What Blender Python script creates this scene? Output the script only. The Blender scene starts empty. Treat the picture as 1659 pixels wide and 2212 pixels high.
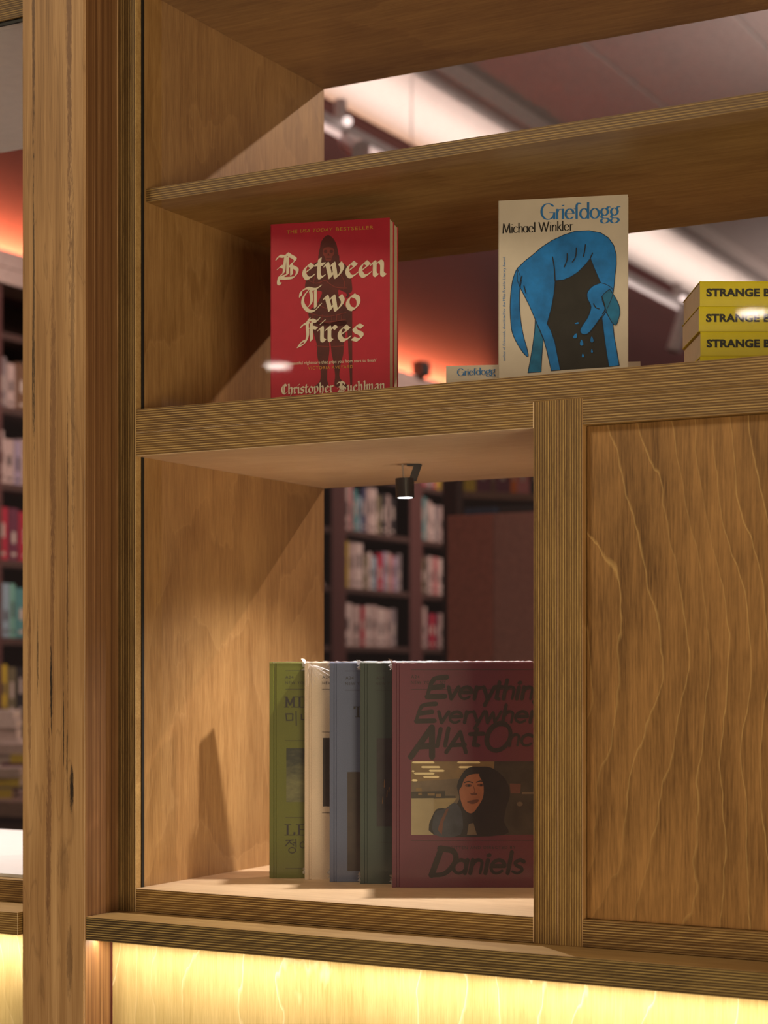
import bpy, bmesh, math, random
from mathutils import Vector, Matrix
from mathutils.geometry import tessellate_polygon
R = math.radians
S = bpy.context.scene
COL = S.collection
random.seed(7)

# ------------------------------------------------------------------ camera
E = 1.55                                   # eye height above the floor
YAW = R(28.9); F = 3933.0; HZ = 1450.0; CU = 829.5
CAM = Vector((0, -1.7, 0))
cam = bpy.data.cameras.new('camera'); camo = bpy.data.objects.new('camera', cam); COL.objects.link(camo)
camo.location = (0, -1.7, E); camo.rotation_euler = (R(90), 0, YAW)
cam.sensor_fit = 'VERTICAL'; cam.sensor_height = 36; cam.sensor_width = 27
cam.lens = F / 2212 * 36; cam.shift_y = (HZ - 1106) / 2212
cam.clip_start = .05; cam.clip_end = 100
cam.dof.use_dof = True; cam.dof.focus_distance = 2.0; cam.dof.aperture_fstop = 6.3
S.camera = camo

# ------------------------------------------------------------------ world, exposure
S.view_settings.view_transform = 'Standard'; S.view_settings.look = 'None'
S.view_settings.exposure = 0.0; S.view_settings.gamma = 1; S.view_settings.use_curve_mapping = False
S.cycles.use_denoising = True; S.cycles.max_bounces = 8; S.cycles.transparent_max_bounces = 12
S.cycles.caustics_reflective = False; S.cycles.caustics_refractive = False; S.cycles.sample_clamp_indirect = 6
w = bpy.data.worlds.new('world'); S.world = w; w.use_nodes = True
w.node_tree.nodes['Background'].inputs[0].default_value = (.75, .5, .42, 1)
w.node_tree.nodes['Background'].inputs[1].default_value = .22

def lamp(name, kind, loc, power, color, rot=(0, 0, 0), size=.1, size_y=None, **kw):
    l = bpy.data.lights.new(name, kind); l.energy = power; l.color = color
    if kind == 'AREA':
        l.size = size
        if size_y: l.shape = 'RECTANGLE'; l.size_y = size_y
    else: l.shadow_soft_size = size
    for k, v in kw.items(): setattr(l, k, v)
    o = bpy.data.objects.new(name, l); COL.objects.link(o)
    o.location = (loc[0], loc[1], loc[2] + E); o.rotation_euler = rot
    return o
def aim(p, q):
    return (Vector(q) - Vector(p)).to_track_quat('-Z', 'Y').to_euler()

# street side: canopy light washing the shop front
FP = (-2.4, -3.0, 2.6)
lamp('canopy_light', 'AREA', FP, 64, (1, .83, .53), aim(FP, (-.8, 0, .0)), .8, .8)
FQ = (3.0, -3.0, -.55)
lamp('street_fill', 'AREA', FQ, 138, (1, .82, .52), aim(FQ, (-.8, 0, .3)), 2.0, 1.6)  # added low fill for undersides and cabinet interiors, no street lamp stands here
# inside the shop: the track spot that rakes through the open backs of the cabinets
KP = (.9, 3.1, 2.6)
lamp('shop_spot', 'SPOT', KP, 330, (1, .72, .52), aim(KP, (-1.2, .3, .3)), .035, spot_size=R(62), spot_blend=.5)
# general shop light over the bookcases
for i, yy in enumerate((3.2, 6.6)):
    p = (-2.9, yy, 2.55)
    lamp('shop_downlight', 'AREA', p, 13, (1, .74, .66), aim(p, (-4.6, yy + .2, .2)), .35, spread=R(66))
# light thrown up on the ceiling from the track by the side wall
lamp('track_uplight', 'AREA', (-4.26, 9.0, 2.36), 40, (1, .88, .82), (R(180), 0, 0), .56, 9.0, spread=R(46))
lamp('shop_ceiling_fill', 'AREA', (-1.2, 6.0, 1.7), 28, (1, .84, .80), (R(180), 0, 0), 1.2)  # added upward fill for the ceiling, no fixture and not on the track
lamp('shop_ceiling_fill', 'AREA', (-2.3, 11.0, 1.9), 34, (1, .84, .80), (R(180), 0, 0), 1.2)  # second added ceiling fill, further back
lamp('neighbour_cabinet_spot', 'SPOT', (-2.0, .20, 0.70), 62, (1, .90, .82), (0, 0, 0), .006, spot_size=R(120), spot_blend=.6)
lamp('shop_fill', 'AREA', (-.6, 2.0, 2.4), 26, (1, .72, .60), aim((-.6, 2.0, 2.4), (-2.2, 3.4, .2)), .5)

# ------------------------------------------------------------------ node helpers
class NT:
    def __init__(s, name):
        s.m = bpy.data.materials.new(name); s.m.use_nodes = True; s.t = s.m.node_tree; s.n = s.t.nodes; s.l = s.t.links
        s.b = s.n['Principled BSDF']; s.out = s.n['Material Output']
    def set(s, inp, v):
        if isinstance(v, bpy.types.NodeSocket): s.l.new(v, inp)
        elif isinstance(v, (tuple, list)) and len(v) == 3 and inp.type == 'RGBA': inp.default_value = (*v, 1)
        else: inp.default_value = v
    def math(s, op, a, b=0.0, c=0.0, clamp=False):
        n = s.n.new('ShaderNodeMath'); n.operation = op; n.use_clamp = clamp
        for i, v in enumerate((a, b, c)): s.set(n.inputs[i], v)
        return n.outputs[0]
    def coord(s, scale=(1, 1, 1), rnd=0.0):
        tc = s.n.new('ShaderNodeTexCoord'); mp = s.n.new('ShaderNodeMapping'); s.l.new(tc.outputs['Object'], mp.inputs[0])
        mp.inputs['Scale'].default_value = scale
        if rnd:
            oi = s.n.new('ShaderNodeObjectInfo'); k = s.math('MULTIPLY', oi.outputs['Random'], rnd)
            cb = s.n.new('ShaderNodeCombineXYZ')
            for i in range(3): s.l.new(k, cb.inputs[i])
            s.l.new(cb.outputs[0], mp.inputs['Location'])
        return mp.outputs[0]
    def xyz(s, v=None):
        if v is None: v = s.n.new('ShaderNodeTexCoord').outputs['Object']
        n = s.n.new('ShaderNodeSeparateXYZ'); s.l.new(v, n.inputs[0]); return n.outputs
    def noise(s, vec, scale=1, detail=3, rough=.5, dist=0.0, col=False):
        n = s.n.new('ShaderNodeTexNoise'); s.l.new(vec, n.inputs['Vector'])
        n.inputs['Scale'].default_value = scale; n.inputs['Detail'].default_value = detail
        n.inputs['Roughness'].default_value = rough; n.inputs['Distortion'].default_value = dist
        return n.outputs[1 if col else 0]
    def ramp(s, fac, stops, interp='LINEAR'):
        n = s.n.new('ShaderNodeValToRGB'); s.l.new(fac, n.inputs[0]); r = n.color_ramp; r.interpolation = interp
        while len(r.elements) < len(stops): r.elements.new(.5)
        for e, (p, c) in zip(r.elements, stops):
            e.position = p; e.color = (*c, 1) if isinstance(c, (tuple, list)) else (c, c, c, 1)
        return n.outputs[0]
    def mix(s, fac, a, b, mode='MIX'):
        n = s.n.new('ShaderNodeMix'); n.data_type = 'RGBA'; n.blend_type = mode
        s.set(n.inputs[0], fac); s.set(n.inputs[6], a); s.set(n.inputs[7], b); return n.outputs[2]
    def bump(s, h, strength=.2, dist=.0005):
        n = s.n.new('ShaderNodeBump'); n.inputs['Strength'].default_value = strength; n.inputs['Distance'].default_value = dist
        s.l.new(h, n.inputs['Height']); s.l.new(n.outputs[0], s.b.inputs['Normal'])
    def done(s, col, rough=.5, **kw):
        s.set(s.b.inputs['Base Color'], col); s.set(s.b.inputs['Roughness'], rough)
        for k, v in kw.items(): s.set(s.b.inputs[k], v)
        return s.m

_pc = {}
def plain(name, col, rough=.55, var=.12, **kw):
    """a painted or printed surface with a slight mottle"""
    if name in _pc: return _pc[name]
    t = NT(name); v = t.noise(t.coord(rnd=9), 60, 3)
    dark = tuple(c * (1 - var) for c in col); lite = tuple(min(1, c * (1 + var)) for c in col)
    _pc[name] = t.done(t.ramp(v, [(.3, dark), (.7, lite)]), rough, **kw); return _pc[name]

def glow(name, col, k):
    m = bpy.data.materials.new(name); m.use_nodes = True; n = m.node_tree.nodes; n.clear()
    e = n.new('ShaderNodeEmission'); e.inputs[0].default_value = (*col, 1); e.inputs[1].default_value = k
    o = n.new('ShaderNodeOutputMaterial'); m.node_tree.links.new(e.outputs[0], o.inputs[0]); return m

def veneer(name, dark, lite, line, axis='z', fig=9.0, rough=.42, line_amt=.55, wide=2.2, lines=0.0):
    """rotary-cut birch veneer: fine fibre, soft figure and thin pale contour lines along the grain"""
    t = NT(name); g = 'xyz'.index(axis)
    def sc(a, b): v = [a, a, a]; v[g] = b; return tuple(v)
    warp = t.noise(t.coord(sc(wide, wide * .5), 13), 1, 2, .5)
    wz = t.math('ADD', t.noise(t.coord(sc(24, 9), 13), 1, 3, .6), t.math('MULTIPLY', t.noise(t.coord(sc(9, 6), 13), 1, 2), 1.8))
    cross = t.xyz()[0 if axis == 'z' else 1]
    h = t.math('ADD', t.math('ADD', t.math('MULTIPLY', warp, fig), t.math('MULTIPLY', wz, .9)), t.math('MULTIPLY', cross, lines))
    fr = t.math('FRACT', h)
    ln = t.ramp(fr, [(0, 1.0), (.02, .6), (.055, 0.0), (.982, 0.0), (1, .9)])
    gate = t.ramp(t.noise(t.coord(sc(9, 3), 5), 1, 2), [(.28, 0.1), (.50, 1.0)])
    fib = t.noise(t.coord(sc(520, 24), 3), 1, 4, .7)
    fib2 = t.noise(t.coord(sc(110, 5), 3), 1, 4, .6)
    blot = t.noise(t.coord(sc(11, 6), 8), 1, 4, .6)
    tone = t.math('ADD', t.math('MULTIPLY', fib, .55), t.math('ADD', t.math('MULTIPLY', fib2, .32), t.math('ADD', t.math('MULTIPLY', blot, .36), t.math('MULTIPLY', fr, .08))))
    base = t.ramp(tone, [(.46, dark), (.80, lite)])
    fac = t.math('MULTIPLY', t.math('MULTIPLY', ln, gate), line_amt)
    c = t.mix(fac, base, line)
    t.bump(fib, .12, .0003)
    return t.done(c, rough)

def ply_edge(name, axis, dark, mid, lite, pitch=.00268, rough=.5):
    """plywood edge grain: thin pale plies between brown end-grain plies"""
    t = NT(name); g = 'xyz'.index(axis); c = t.xyz()[g]
    def sc(a, b): v = [a, a, a]; v[g] = b; return tuple(v)
    wob = t.noise(t.coord(sc(3, 30), 4), 1, 2)
    tt = t.math('ADD', t.math('DIVIDE', c, pitch), t.math('MULTIPLY', wob, .35))
    fr = t.math('FRACT', tt); row = t.math('FLOOR', tt)
    wn = t.n.new('ShaderNodeTexWhiteNoise'); wn.noise_dimensions = '1D'; t.l.new(row, wn.inputs['W'])
    lm = t.ramp(fr, [(0, 0.0), (.10, .8), (.30, 1.0), (.46, .25), (.56, 0.0), (1, 0.0)])
    run = t.noise(t.coord(sc(22, 380), 6), 1, 4, .65)
    lm = t.math('MULTIPLY', lm, t.ramp(run, [(.30, .25), (.55, 1.0)]))
    lm = t.math('MULTIPLY', lm, t.math('ADD', t.math('MULTIPLY', wn.outputs[0], .55), .5), clamp=True)
    patch = t.noise(t.coord((7, 7, 7), 6), 1, 4, .6)
    grain = t.noise(t.coord(sc(160, 900), 2), 1, 3, .7)
    dk = t.mix(t.ramp(t.math('ADD', t.math('MULTIPLY', patch, .6), t.math('MULTIPLY', grain, .4)), [(.38, 0.0), (.62, 1.0)]), dark, mid)
    t.bump(lm, .5, .0004)
    return t.done(t.mix(lm, dk, lite), rough)

def solid_timber(name, stains):
    """the post's front face: flat-sawn hardwood with streaks, dark heart stripes and gum veins at given places (x, z, half width, half height, strength)"""
    t = NT(name); X, Y, Z = t.xyz()
    wz = t.noise(t.coord((9, 9, 1.1), 0), 1, 3)
    n1 = t.noise(t.coord((70, 70, 1.6), 0), 1, 4, .6, .4)
    n2 = t.noise(t.coord((600, 600, 11), 0), 1, 3, .6)
    n3 = t.noise(t.coord((22, 22, 2.2), 0), 1, 3, .5, .6)
    tone = t.math('ADD', t.math('MULTIPLY', n1, .5), t.math('ADD', t.math('MULTIPLY', n2, .25), t.math('MULTIPLY', n3, .35)))
    c = t.ramp(tone, [(.40, (.19, .094, .034)), (.54, (.35, .195, .082)), (.70, (.52, .32, .155))])
    ct = t.math('FRACT', t.math('MULTIPLY', n3, 7.0))
    c = t.mix(t.math('MULTIPLY', t.ramp(ct, [(0, 1.0), (.06, 0.0), (.95, 0.0), (1, 1.0)]), .28), c, (.10, .048, .018))
    wob = t.math('MULTIPLY', t.math('SUBTRACT', wz, .5), .016)
    jit = t.math('MULTIPLY', t.math('SUBTRACT', t.noise(t.coord((700, 700, 90), 0), 1, 4, .75), .5), 3.2)
    for (x, z, hw, hh, k, col) in stains:
        dx = t.math('DIVIDE', t.math('SUBTRACT', t.math('ADD', X, wob), x), hw)
        dz = t.math('DIVIDE', t.math('SUBTRACT', Z, z + E), hh)
        d = t.math('ADD', t.math('ADD', t.math('MULTIPLY', dx, dx), t.math('MULTIPLY', dz, dz)), jit)
        c = t.mix(t.math('MULTIPLY', t.ramp(d, [(.3, 1.0), (1.0, 0.0)]), k), c, col)
    t.bump(n2, .15, .0003)
    return t.done(c, .5)

def lvl_side(name):
    """laminated side of the post: reddish strips with fine pale glue lines running along z, varying along y"""
    t = NT(name)
    n1 = t.noise(t.coord((300, 300, .6), 0), 1, 3, .6)
    n2 = t.noise(t.coord((90, 90, .5), 0), 1, 2, .5)
    n3 = t.noise(t.coord((700, 700, 20), 0), 1, 2)
    c = t.ramp(t.math('ADD', t.math('MULTIPLY', n1, .55), t.math('ADD', t.math('MULTIPLY', n2, .3), t.math('MULTIPLY', n3, .15))),
               [(.38, (.085, .034, .012)), (.52, (.17, .078, .030)), (.60, (.25, .125, .05)), (.66, (.58, .36, .19))])
    return t.done(c, .5)

# materials ---------------------------------------------------------------
V_SIDE = veneer('birch_veneer_side', (.21, .100, .030), (.44, .255, .100), (.50, .30, .13), 'z', 9, .42, .35, 3.5)
V_FLAT = veneer('birch_veneer_board', (.25, .135, .042), (.50, .325, .13), (.47, .28, .13), 'x', 5, .42, .25)
V_DOOR = veneer('door_veneer', (.085, .038, .009), (.37, .190, .063), (.70, .45, .17), 'z', 14, .42, .5, 2.8, 34)
V_LIT = veneer('led_lit_birch_panel', (.42, .30, .11), (.64, .49, .23), (.85, .74, .48), 'z', 10, .38, .8, 3.6, 16)  # same wood as the door, warm LED light put into a lighter colour
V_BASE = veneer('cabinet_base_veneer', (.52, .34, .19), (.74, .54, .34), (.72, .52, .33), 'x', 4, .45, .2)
V_CEIL = veneer('bounce_lit_ceiling_veneer', (.70, .50, .33), (.88, .70, .50), (.8, .6, .4), 'x', 4, .4, .2)  # paler copy of the base veneer, floor bounce put into the colour
EZ = ply_edge('ply_edge_level', 'z', (.075, .034, .008), (.16, .082, .020), (.50, .32, .11))
EX = ply_edge('ply_edge_upright', 'x', (.085, .040, .010), (.17, .090, .024), (.50, .32, .11))
EXL = ply_edge('ply_edge_stile', 'x', (.055, .026, .008), (.12, .068, .022), (.44, .28, .10), .0024)
ELED = ply_edge('ply_edge_ledge', 'z', (.040, .022, .008), (.105, .062, .020), (.46, .31, .10))
RUBBER = plain('black_gasket', (.006, .005, .005), .6)
BLACKM = plain('black_metal', (.012, .011, .011), .4)

# ------------------------------------------------------------------ object helpers
def tag(o, label=None, cat=None, group=None, kind=None):
    if label: o['label'] = label
    if cat: o['category'] = cat
    if group: o['group'] = group
    if kind: o['kind'] = kind
    return o
def empty(name, loc, yaw=0, **kw):
    o = bpy.data.objects.new(name, None); COL.objects.link(o); o.location = (loc[0], loc[1], loc[2] + E)
    o.rotation_euler = (0, 0, yaw); o.empty_display_size = .05
    return tag(o, **kw)
def link(name, me, parent, loc):
    o = bpy.data.objects.new(name, me); COL.objects.link(o)
    if parent is not None: o.parent = parent; o.location = loc
    else: o.location = (loc[0], loc[1], loc[2] + E)
    return o
def from_bm(name, bm, mats, parent=None, loc=(0, 0, 0), smooth=False):
    me = bpy.data.meshes.new(name); bm.to_mesh(me); bm.free()
    for m in mats: me.materials.append(m)
    if smooth:
        for p in me.polygons: p.use_smooth = True
    return link(name, me, parent, loc)
def add_box(bm, x0, x1, y0, y1, z0, z1, mi=0):
    v = [bm.verts.new(p) for p in ((x0, y0, z0), (x1, y0, z0), (x1, y1, z0), (x0, y1, z0), (x0, y0, z1), (x1, y0, z1), (x1, y1, z1), (x0, y1, z1))]
    fs = [bm.faces.new([v[i] for i in f]) for f in ((0, 3, 2, 1), (4, 5, 6, 7), (0, 1, 5, 4), (1, 2, 6, 5), (2, 3, 7, 6), (3, 0, 4, 7))]
    for f in fs: f.material_index = mi
    return fs
def box(name, x0, x1, y0, y1, z0, z1, face, edge=None, ax=None, parent=None, bev=.0004, rel=True):
    """a board; faces across axis ax carry `face`, the rest `edge`. World coordinates; a parent's location is taken off when rel."""
    bm = bmesh.new(); add_box(bm, 0, x1 - x0, 0, y1 - y0, 0, z1 - z0)
    if edge is not None:
        for f in bm.faces:
            f.normal_update()
            f.material_index = 0 if abs(f.normal['xyz'.index(ax)]) > .5 else 1
    if bev: bmesh.ops.bevel(bm, geom=list(bm.edges), offset=bev, segments=1, affect='EDGES', profile=.5)
    loc = Vector((x0, y0, z0))
    if parent is not None and rel: loc -= Vector((parent.location.x, parent.location.y, parent.location.z - E))
    return from_bm(name, bm, [face] + ([edge] if edge else []), parent, loc)
def add_tube(bm, p, q, r, seg=16, mi=0, r2=None, cap=True):
    p = Vector(p); q = Vector(q); d = (q - p); L = d.length
    M = Matrix.Translation((p + q) / 2) @ d.to_track_quat('Z', 'Y').to_matrix().to_4x4()
    g = bmesh.ops.create_cone(bm, cap_ends=cap, segments=seg, radius1=r, radius2=r if r2 is None else r2, depth=L, matrix=M)
    for f in {f for v in g['verts'] for f in v.link_faces}: f.material_index = mi

# pixel -> place, used only to read off where things stand
DV = Vector((-math.sin(YAW), math.cos(YAW), 0)); RV = Vector((math.cos(YAW), math.sin(YAW), 0)); UP = Vector((0, 0, 1))
def ray(u, v): return DV + RV * ((u - CU) / F) + UP * ((HZ - v) / F)
def face_from(uL, vL, uR, vR, W):
    a1 = (uL - CU) / F; a2 = (uR - CU) / F; k = (HZ - vL) / (HZ - vR)
    Z1 = W / math.hypot(k * a2 - a1, k - 1)
    P1 = CAM + ray(uL, vL) * Z1; P2 = CAM + ray(uR, vR) * Z1 * k
    return P1, math.atan2(P2.y - P1.y, P2.x - P1.x)

# ------------------------------------------------------------------ setting
V_RED = plain('oxblood_wall_paint', (.078, .013, .012), .75, .1)
CONC = plain('pale_concrete', (.50, .42, .38), .85, .14)
DARKWOOD = plain('dark_stained_wood', (.050, .024, .018), .6, .2)
REDWOOD = plain('oxblood_stained_wood', (.070, .024, .020), .6, .2)
FLOORM = plain('dark_floor', (.09, .065, .055), .5)
PAVE = plain('grey_pavement', (.32, .30, .28), .8, .2)
BEIGE = plain('beige_bulkhead_paint', (.40, .31, .27), .8)

tag(box('floor', -5.5, 4.5, .5, 15, -1.6, -1.55, FLOORM, bev=0), kind='structure')
tag(box('floor_street', -6, 6, -9, .5, -1.6, -1.55, PAVE, bev=0), kind='structure')
tag(box('wall_left', -5.1, -4.62, .3, 15, 1.45, 3.1, V_RED, bev=0), kind='structure')
tag(box('wall_left_niche', -5.1, -4.84, .3, 15, -1.55, 1.45, DARKWOOD, bev=0), kind='structure')
tag(box('wall_back', -5.1, 4.4, 14.9, 15.1, -1.55, 3.1, V_RED, bev=0), kind='structure')
tag(box('wall_right', 4.3, 4.4, .3, 15, -1.55, 3.1, V_RED, bev=0), kind='structure')
tag(box('wall_front', -5.1, 4.4, .0, .12, 1.5, 3.1, V_RED, bev=0), kind='structure')
# ceiling of wide concrete planks, recessed joints; one downstand rib beside the bright strip
ceil = tag(box('ceiling', -5.1, 4.4, .12, 15, 2.86, 3.1, CONC, bev=0), kind='structure')
xs = [-4.62, -3.92, -3.19, -2.48, -1.75, -1.02, -.32, .38, 1.08, 1.78, 2.48, 3.18, 3.88]
for a, b in zip(xs[:-1], xs[1:]):
    box('ceiling_panel', a + .006, b - .006, .3, 14.9, 2.84, 2.865, CONC, parent=ceil, bev=.004)
box('ceiling_rib', -3.95, -3.80, .3, 14.9, 2.75, 2.84, CONC, parent=ceil, bev=.01)

# ------------------------------------------------------------------ shop front: post, ledges, lit panels
ZF, ZC, ZS = -.2503, .248, .302          # floor board top, upper board underside, shelf surface
XL, XP, XQ, XR = -1.2656, -.7643, -.7105, .34
Y1 = .4246
streak = (.075, .034, .015); blackv = (.012, .008, .005); redst = (.105, .040, .018)
stains = [(-1.3635, .80, .0026, .22, .85, streak), (-1.3635, .42, .0014, .20, .8, blackv), (-1.3655, .33, .0010, .09, .9, blackv),
          (-1.3125, .80, .0042, .42, .75, redst), (-1.3075, .36, .0036, .22, .55, streak), (-1.3360, .26, .0048, .20, .55, redst),
          (-1.3160, .14, .0014, .20, .85, streak), (-1.3380, .06, .0030, .13, .45, redst), (-1.3400, -.02, .0019, .055, .95, blackv),
          (-1.3220, -.06, .0008, .06, .95, blackv), (-1.3100, -.135, .0032, .030, .97, blackv), (-1.3170, -.10, .0010, .045, .9, blackv),
          (-1.3440, -.19, .0042, .14, .65, redst), (-1.3600, .02, .0012, .05, .7, blackv), (-1.3720, -.02, .0028, .12, .5, redst),
          (-1.3120, -.33, .0050, .045, .55, streak), (-1.3220, -.22, .0100, .035, .30, streak), (-1.3760, .95, .0018, .1, .4, streak)]
def post():
    bm = bmesh.new(); add_box(bm, 0, .091, 0, .11, 0, 3.0)
    for f in bm.faces:
        f.normal_update(); f.material_index = 1 if abs(f.normal.x) > .5 else 0
    bmesh.ops.bevel(bm, geom=[e for e in bm.edges if abs(e.verts[0].co.z - e.verts[1].co.z) > 1], offset=.0016, segments=3, affect='EDGES')
    bmesh.ops.translate(bm, vec=(-1.3818, -.062, 0), verts=bm.verts)
    me = bpy.data.meshes.new('timber_post'); bm.to_mesh(me); bm.free()
    me.materials.append(solid_timber('streaked_hardwood', stains)); me.materials.append(lvl_side('laminated_red_wood'))
    o = bpy.data.objects.new('timber_post', me); COL.objects.link(o)
    return tag(o, 'full-height solid timber post with dark gum streaks between the two display windows', 'post')
post()
tag(box('window_ledge', -1.2905, XR + .05, -.060, .006, -.304, -.2777, V_FLAT, ELED, 'z'), 'plywood ledge with striped edge running under the window cabinet, above the glowing panel', 'ledge')
tag(box('window_ledge', -3.2, -1.3822, -.069, .006, -.304, -.2777, V_FLAT, EZ, 'z'), 'short stretch of plywood ledge ending against the outer side of the timber post', 'ledge')
wf = tag(box('wall_front_base', -1.2905, XR + .05, .006, .03, -1.55, -.304, DARKWOOD, bev=0), kind='structure')
box('panel', -1.2900, -.42, -.013, .005, -1.5, -.3045, V_LIT, parent=wf, bev=.0005)
box('panel', -.4195, XR + .04, -.013, .005, -1.5, -.3045, V_LIT, parent=wf, bev=.0005)
box('joint_strip', -1.2904, -1.2888, -.0145, -.0125, -1.5, -.3045, plain('dark_red_joint', (.09, .02, .015)), parent=wf, bev=0)
wg = tag(box('wall_front_base', -3.2, -1.3822, .006, .03, -1.55, -.304, DARKWOOD, bev=0), kind='structure')
box('panel', -3.2, -1.3825, -.020, .005, -1.5, -.3045, V_LIT, parent=wg, bev=.0005)
# LED strips tucked under the ledges
LED = glow('led_strip_glow', (1, .80, .50), 14)
for nm, x0, x1, yy, pw, lb in (('led_strip', -1.288, XR, -.043, 2.9, 'warm LED strip hidden under the long ledge lighting the yellow panel'),
                               ('led_strip', -3.1, -1.386, -.048, 4.4, 'warm LED strip hidden under the short ledge beyond the post')):
    s = empty('led_strip', (x0, yy, -.306), label=lb, cat='light')
    box('channel', x0, x1, yy - .006, yy + .006, -.3048, -.3041, plain('aluminium_channel', (.5, .5, .5), .4), parent=s, bev=0)
    box('diffuser', x0, x1, yy - .004, yy + .004, -.3053, -.3049, LED, parent=s, bev=0)
    lamp('led_light', 'AREA', ((x0 + x1) / 2, yy, -.3056), pw, (1, .88, .70), (R(-10), 0, 0), x1 - x0, .006)

# ------------------------------------------------------------------ display cabinet right of the post
cab = empty('display_cabinet', (XL, 0, -.2777), label='large plywood window cabinet with open shelves behind glass and a wood door panel', cat='cabinet')
box('stile', -1.2905, XL, 0, .0106, -.2776, 1.5, V_FLAT, EXL, 'x', cab)
box('side_panel', -1.2905, XL, .0150, Y1, -.2776, 1.5, V_SIDE, EX, 'x', cab)
box('gasket', XL - .004, XL + .0012, .0106, .0150, ZF, ZC, RUBBER, parent=cab, bev=0)
box('gasket', XL - .004, XL + .0012, .0106, .0150, ZS, 1.5, RUBBER, parent=cab, bev=0)
box('side_panel', XR, XR + .025, 0, Y1, -.2776, 1.5, V_SIDE, EX, 'x', cab)
box('shelf', XL, XR, 0, Y1, .2755, ZS, V_FLAT, EZ, 'z', cab)
box('top_board', XL, XP, 0, Y1, ZC, .2750, V_CEIL, EZ, 'z', cab)
box('top_board', XQ, XR, 0, Y1, ZC, .2750, V_FLAT, EZ, 'z', cab)
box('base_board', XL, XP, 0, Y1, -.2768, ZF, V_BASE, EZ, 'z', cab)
box('base_board', XQ, XR, 0, Y1, -.2768, ZF, V_FLAT, EZ, 'z', cab)
box('divider', XP, -.7376, 0, Y1, -.2776, .2752, V_SIDE, EX, 'x', cab)
box('divider', -.7372, XQ, 0, Y1, -.2776, .2752, V_SIDE, EX, 'x', cab)
box('thin_shelf', XL, XR, .020, .434, .5454, .561, V_FLAT, EZ, 'z', cab)
box('top_board', XL, XR, 0, Y1, .79, .8165, V_FLAT, EZ, 'z', cab)
box('header_panel', XL, XR, .004, .022, .8165, 1.5, V_DOOR, parent=cab)
d = box('door_panel', XQ + .0008, XR, .010, .028, ZF + .0005, ZC - .0005, V_DOOR, parent=cab)
tag(d, label='cupboard door panel with pale flowing grain lines')
# panes
def glass_mat():
    t = NT('window_glass'); t.n.remove(t.b)
    tr = t.n.new('ShaderNodeBsdfTransparent'); gl = t.n.new('ShaderNodeBsdfGlossy'); gl.inputs['Roughness'].default_value = .02
    lw = t.n.new('ShaderNodeLayerWeight'); lw.inputs[0].default_value = .5
    fz = t.math('MULTIPLY_ADD', t.math('POWER', lw.outputs[1], 5.0), .88, .075)   # two surfaces of thin glass
    mx = t.n.new('ShaderNodeMixShader'); t.l.new(fz, mx.inputs[0]); t.l.new(tr.outputs[0], mx.inputs[1]); t.l.new(gl.outputs[0], mx.inputs[2])
    tr.inputs[0].default_value = (.97, .97, .96, 1)
    t.l.new(mx.outputs[0], t.out.inputs[0]); return t.m
GLASS = glass_mat()
def pane(name, x0, x1, z0, z1, parent, y=.0125):
    me = bpy.data.meshes.new(name); W = x1 - x0; H = z1 - z0
    me.from_pydata([(0, 0, 0), (W, 0, 0), (W, 0, H), (0, 0, H)], [], [(0, 1, 2, 3)]); me.materials.append(GLASS)
    pl = parent.location
    return link(name, me, parent, (x0 - pl.x, y - pl.y, z0 - (pl.z - E)))
pane('glass_pane', XL + .001, XR, ZS, .79, cab)
pane('glass_pane', XL + .001, XP, ZF, ZC, cab)

# ------------------------------------------------------------------ neighbouring cabinet beyond the post
cb2 = empty('display_cabinet', (-2.75, 0, -.2777), label='neighbouring window cabinet beyond the timber post with a white display base', cat='cabinet')
box('side_panel', -1.4066, -1.3822, 0, Y1, -.2776, 1.5, V_SIDE, EX, 'x', cb2)
box('side_panel', -2.775, -2.75, 0, Y1, -.2776, 1.5, V_SIDE, EX, 'x', cb2)
box('base_board', -2.75, -1.4068, 0, .50, -.2768, -.2503, V_FLAT, EZ, 'z', cb2)
box('top_board', -2.75, -1.4068, 0, Y1, .785, .812, V_FLAT, EZ, 'z', cb2)
box('lining_board', -2.748, -1.4080, .006, Y1, .7815, .7848, plain('pale_lining', (.80, .74, .68), .7, .03), parent=cb2)
box('gasket', -2.748, -1.4080, .003, .006, .780, .7848, RUBBER, parent=cb2, bev=0)
box('header_panel', -2.75, -1.4068, .004, .022, .812, 1.5, V_DOOR, parent=cb2)
pane('glass_pane', -2.75, -1.4068, -.2503, .785, cb2)
tag(box('white_board', -2.74, -1.4078, .014, .492, -.2500, -.2455, plain('matt_white_board', (.66, .63, .64), .7, .02)), 'plain white board lying on the floor of the window beyond the post', 'board')

# ------------------------------------------------------------------ small black spotlight in the lower compartment
SP = CAM + ray(881, 1030) * 2.18
sl = empty('spotlight', (SP.x, SP.y, ZC), label='tiny black cylindrical spotlight hanging from the lit compartment ceiling', cat='light')
def K(dx, z): return Vector((0, 0, 0)) + RV * (dx * 2.18 / F) + UP * z      # offsets in view-right pixels, metres down
bm = bmesh.new(); add_tube(bm, K(-7, -.0172), K(-6, -.0402), .0112, 32); from_bm('lamp_body', bm, [BLACKM], sl, smooth=False)
bm = bmesh.new(); add_tube(bm, K(-6, -.0401), K(-6, -.0405), .0090, 32)
from_bm('lens', bm, [glow('spot_lens', (.95, .97, 1), 9)], sl)
bm = bmesh.new()
add_box(bm, -.0085, .0085, -.003, .003, -.0022, 0)
bmesh.ops.rotate(bm, cent=(0, 0, 0), matrix=Matrix.Rotation(YAW, 3, 'Z'), verts=bm.verts); bmesh.ops.translate(bm, vec=K(13, 0), verts=bm.verts)
from_bm('mounting_plate', bm, [BLACKM], sl)
bm = bmesh.new(); p = K(22, -.001); q = K(10, -.0200)
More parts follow.
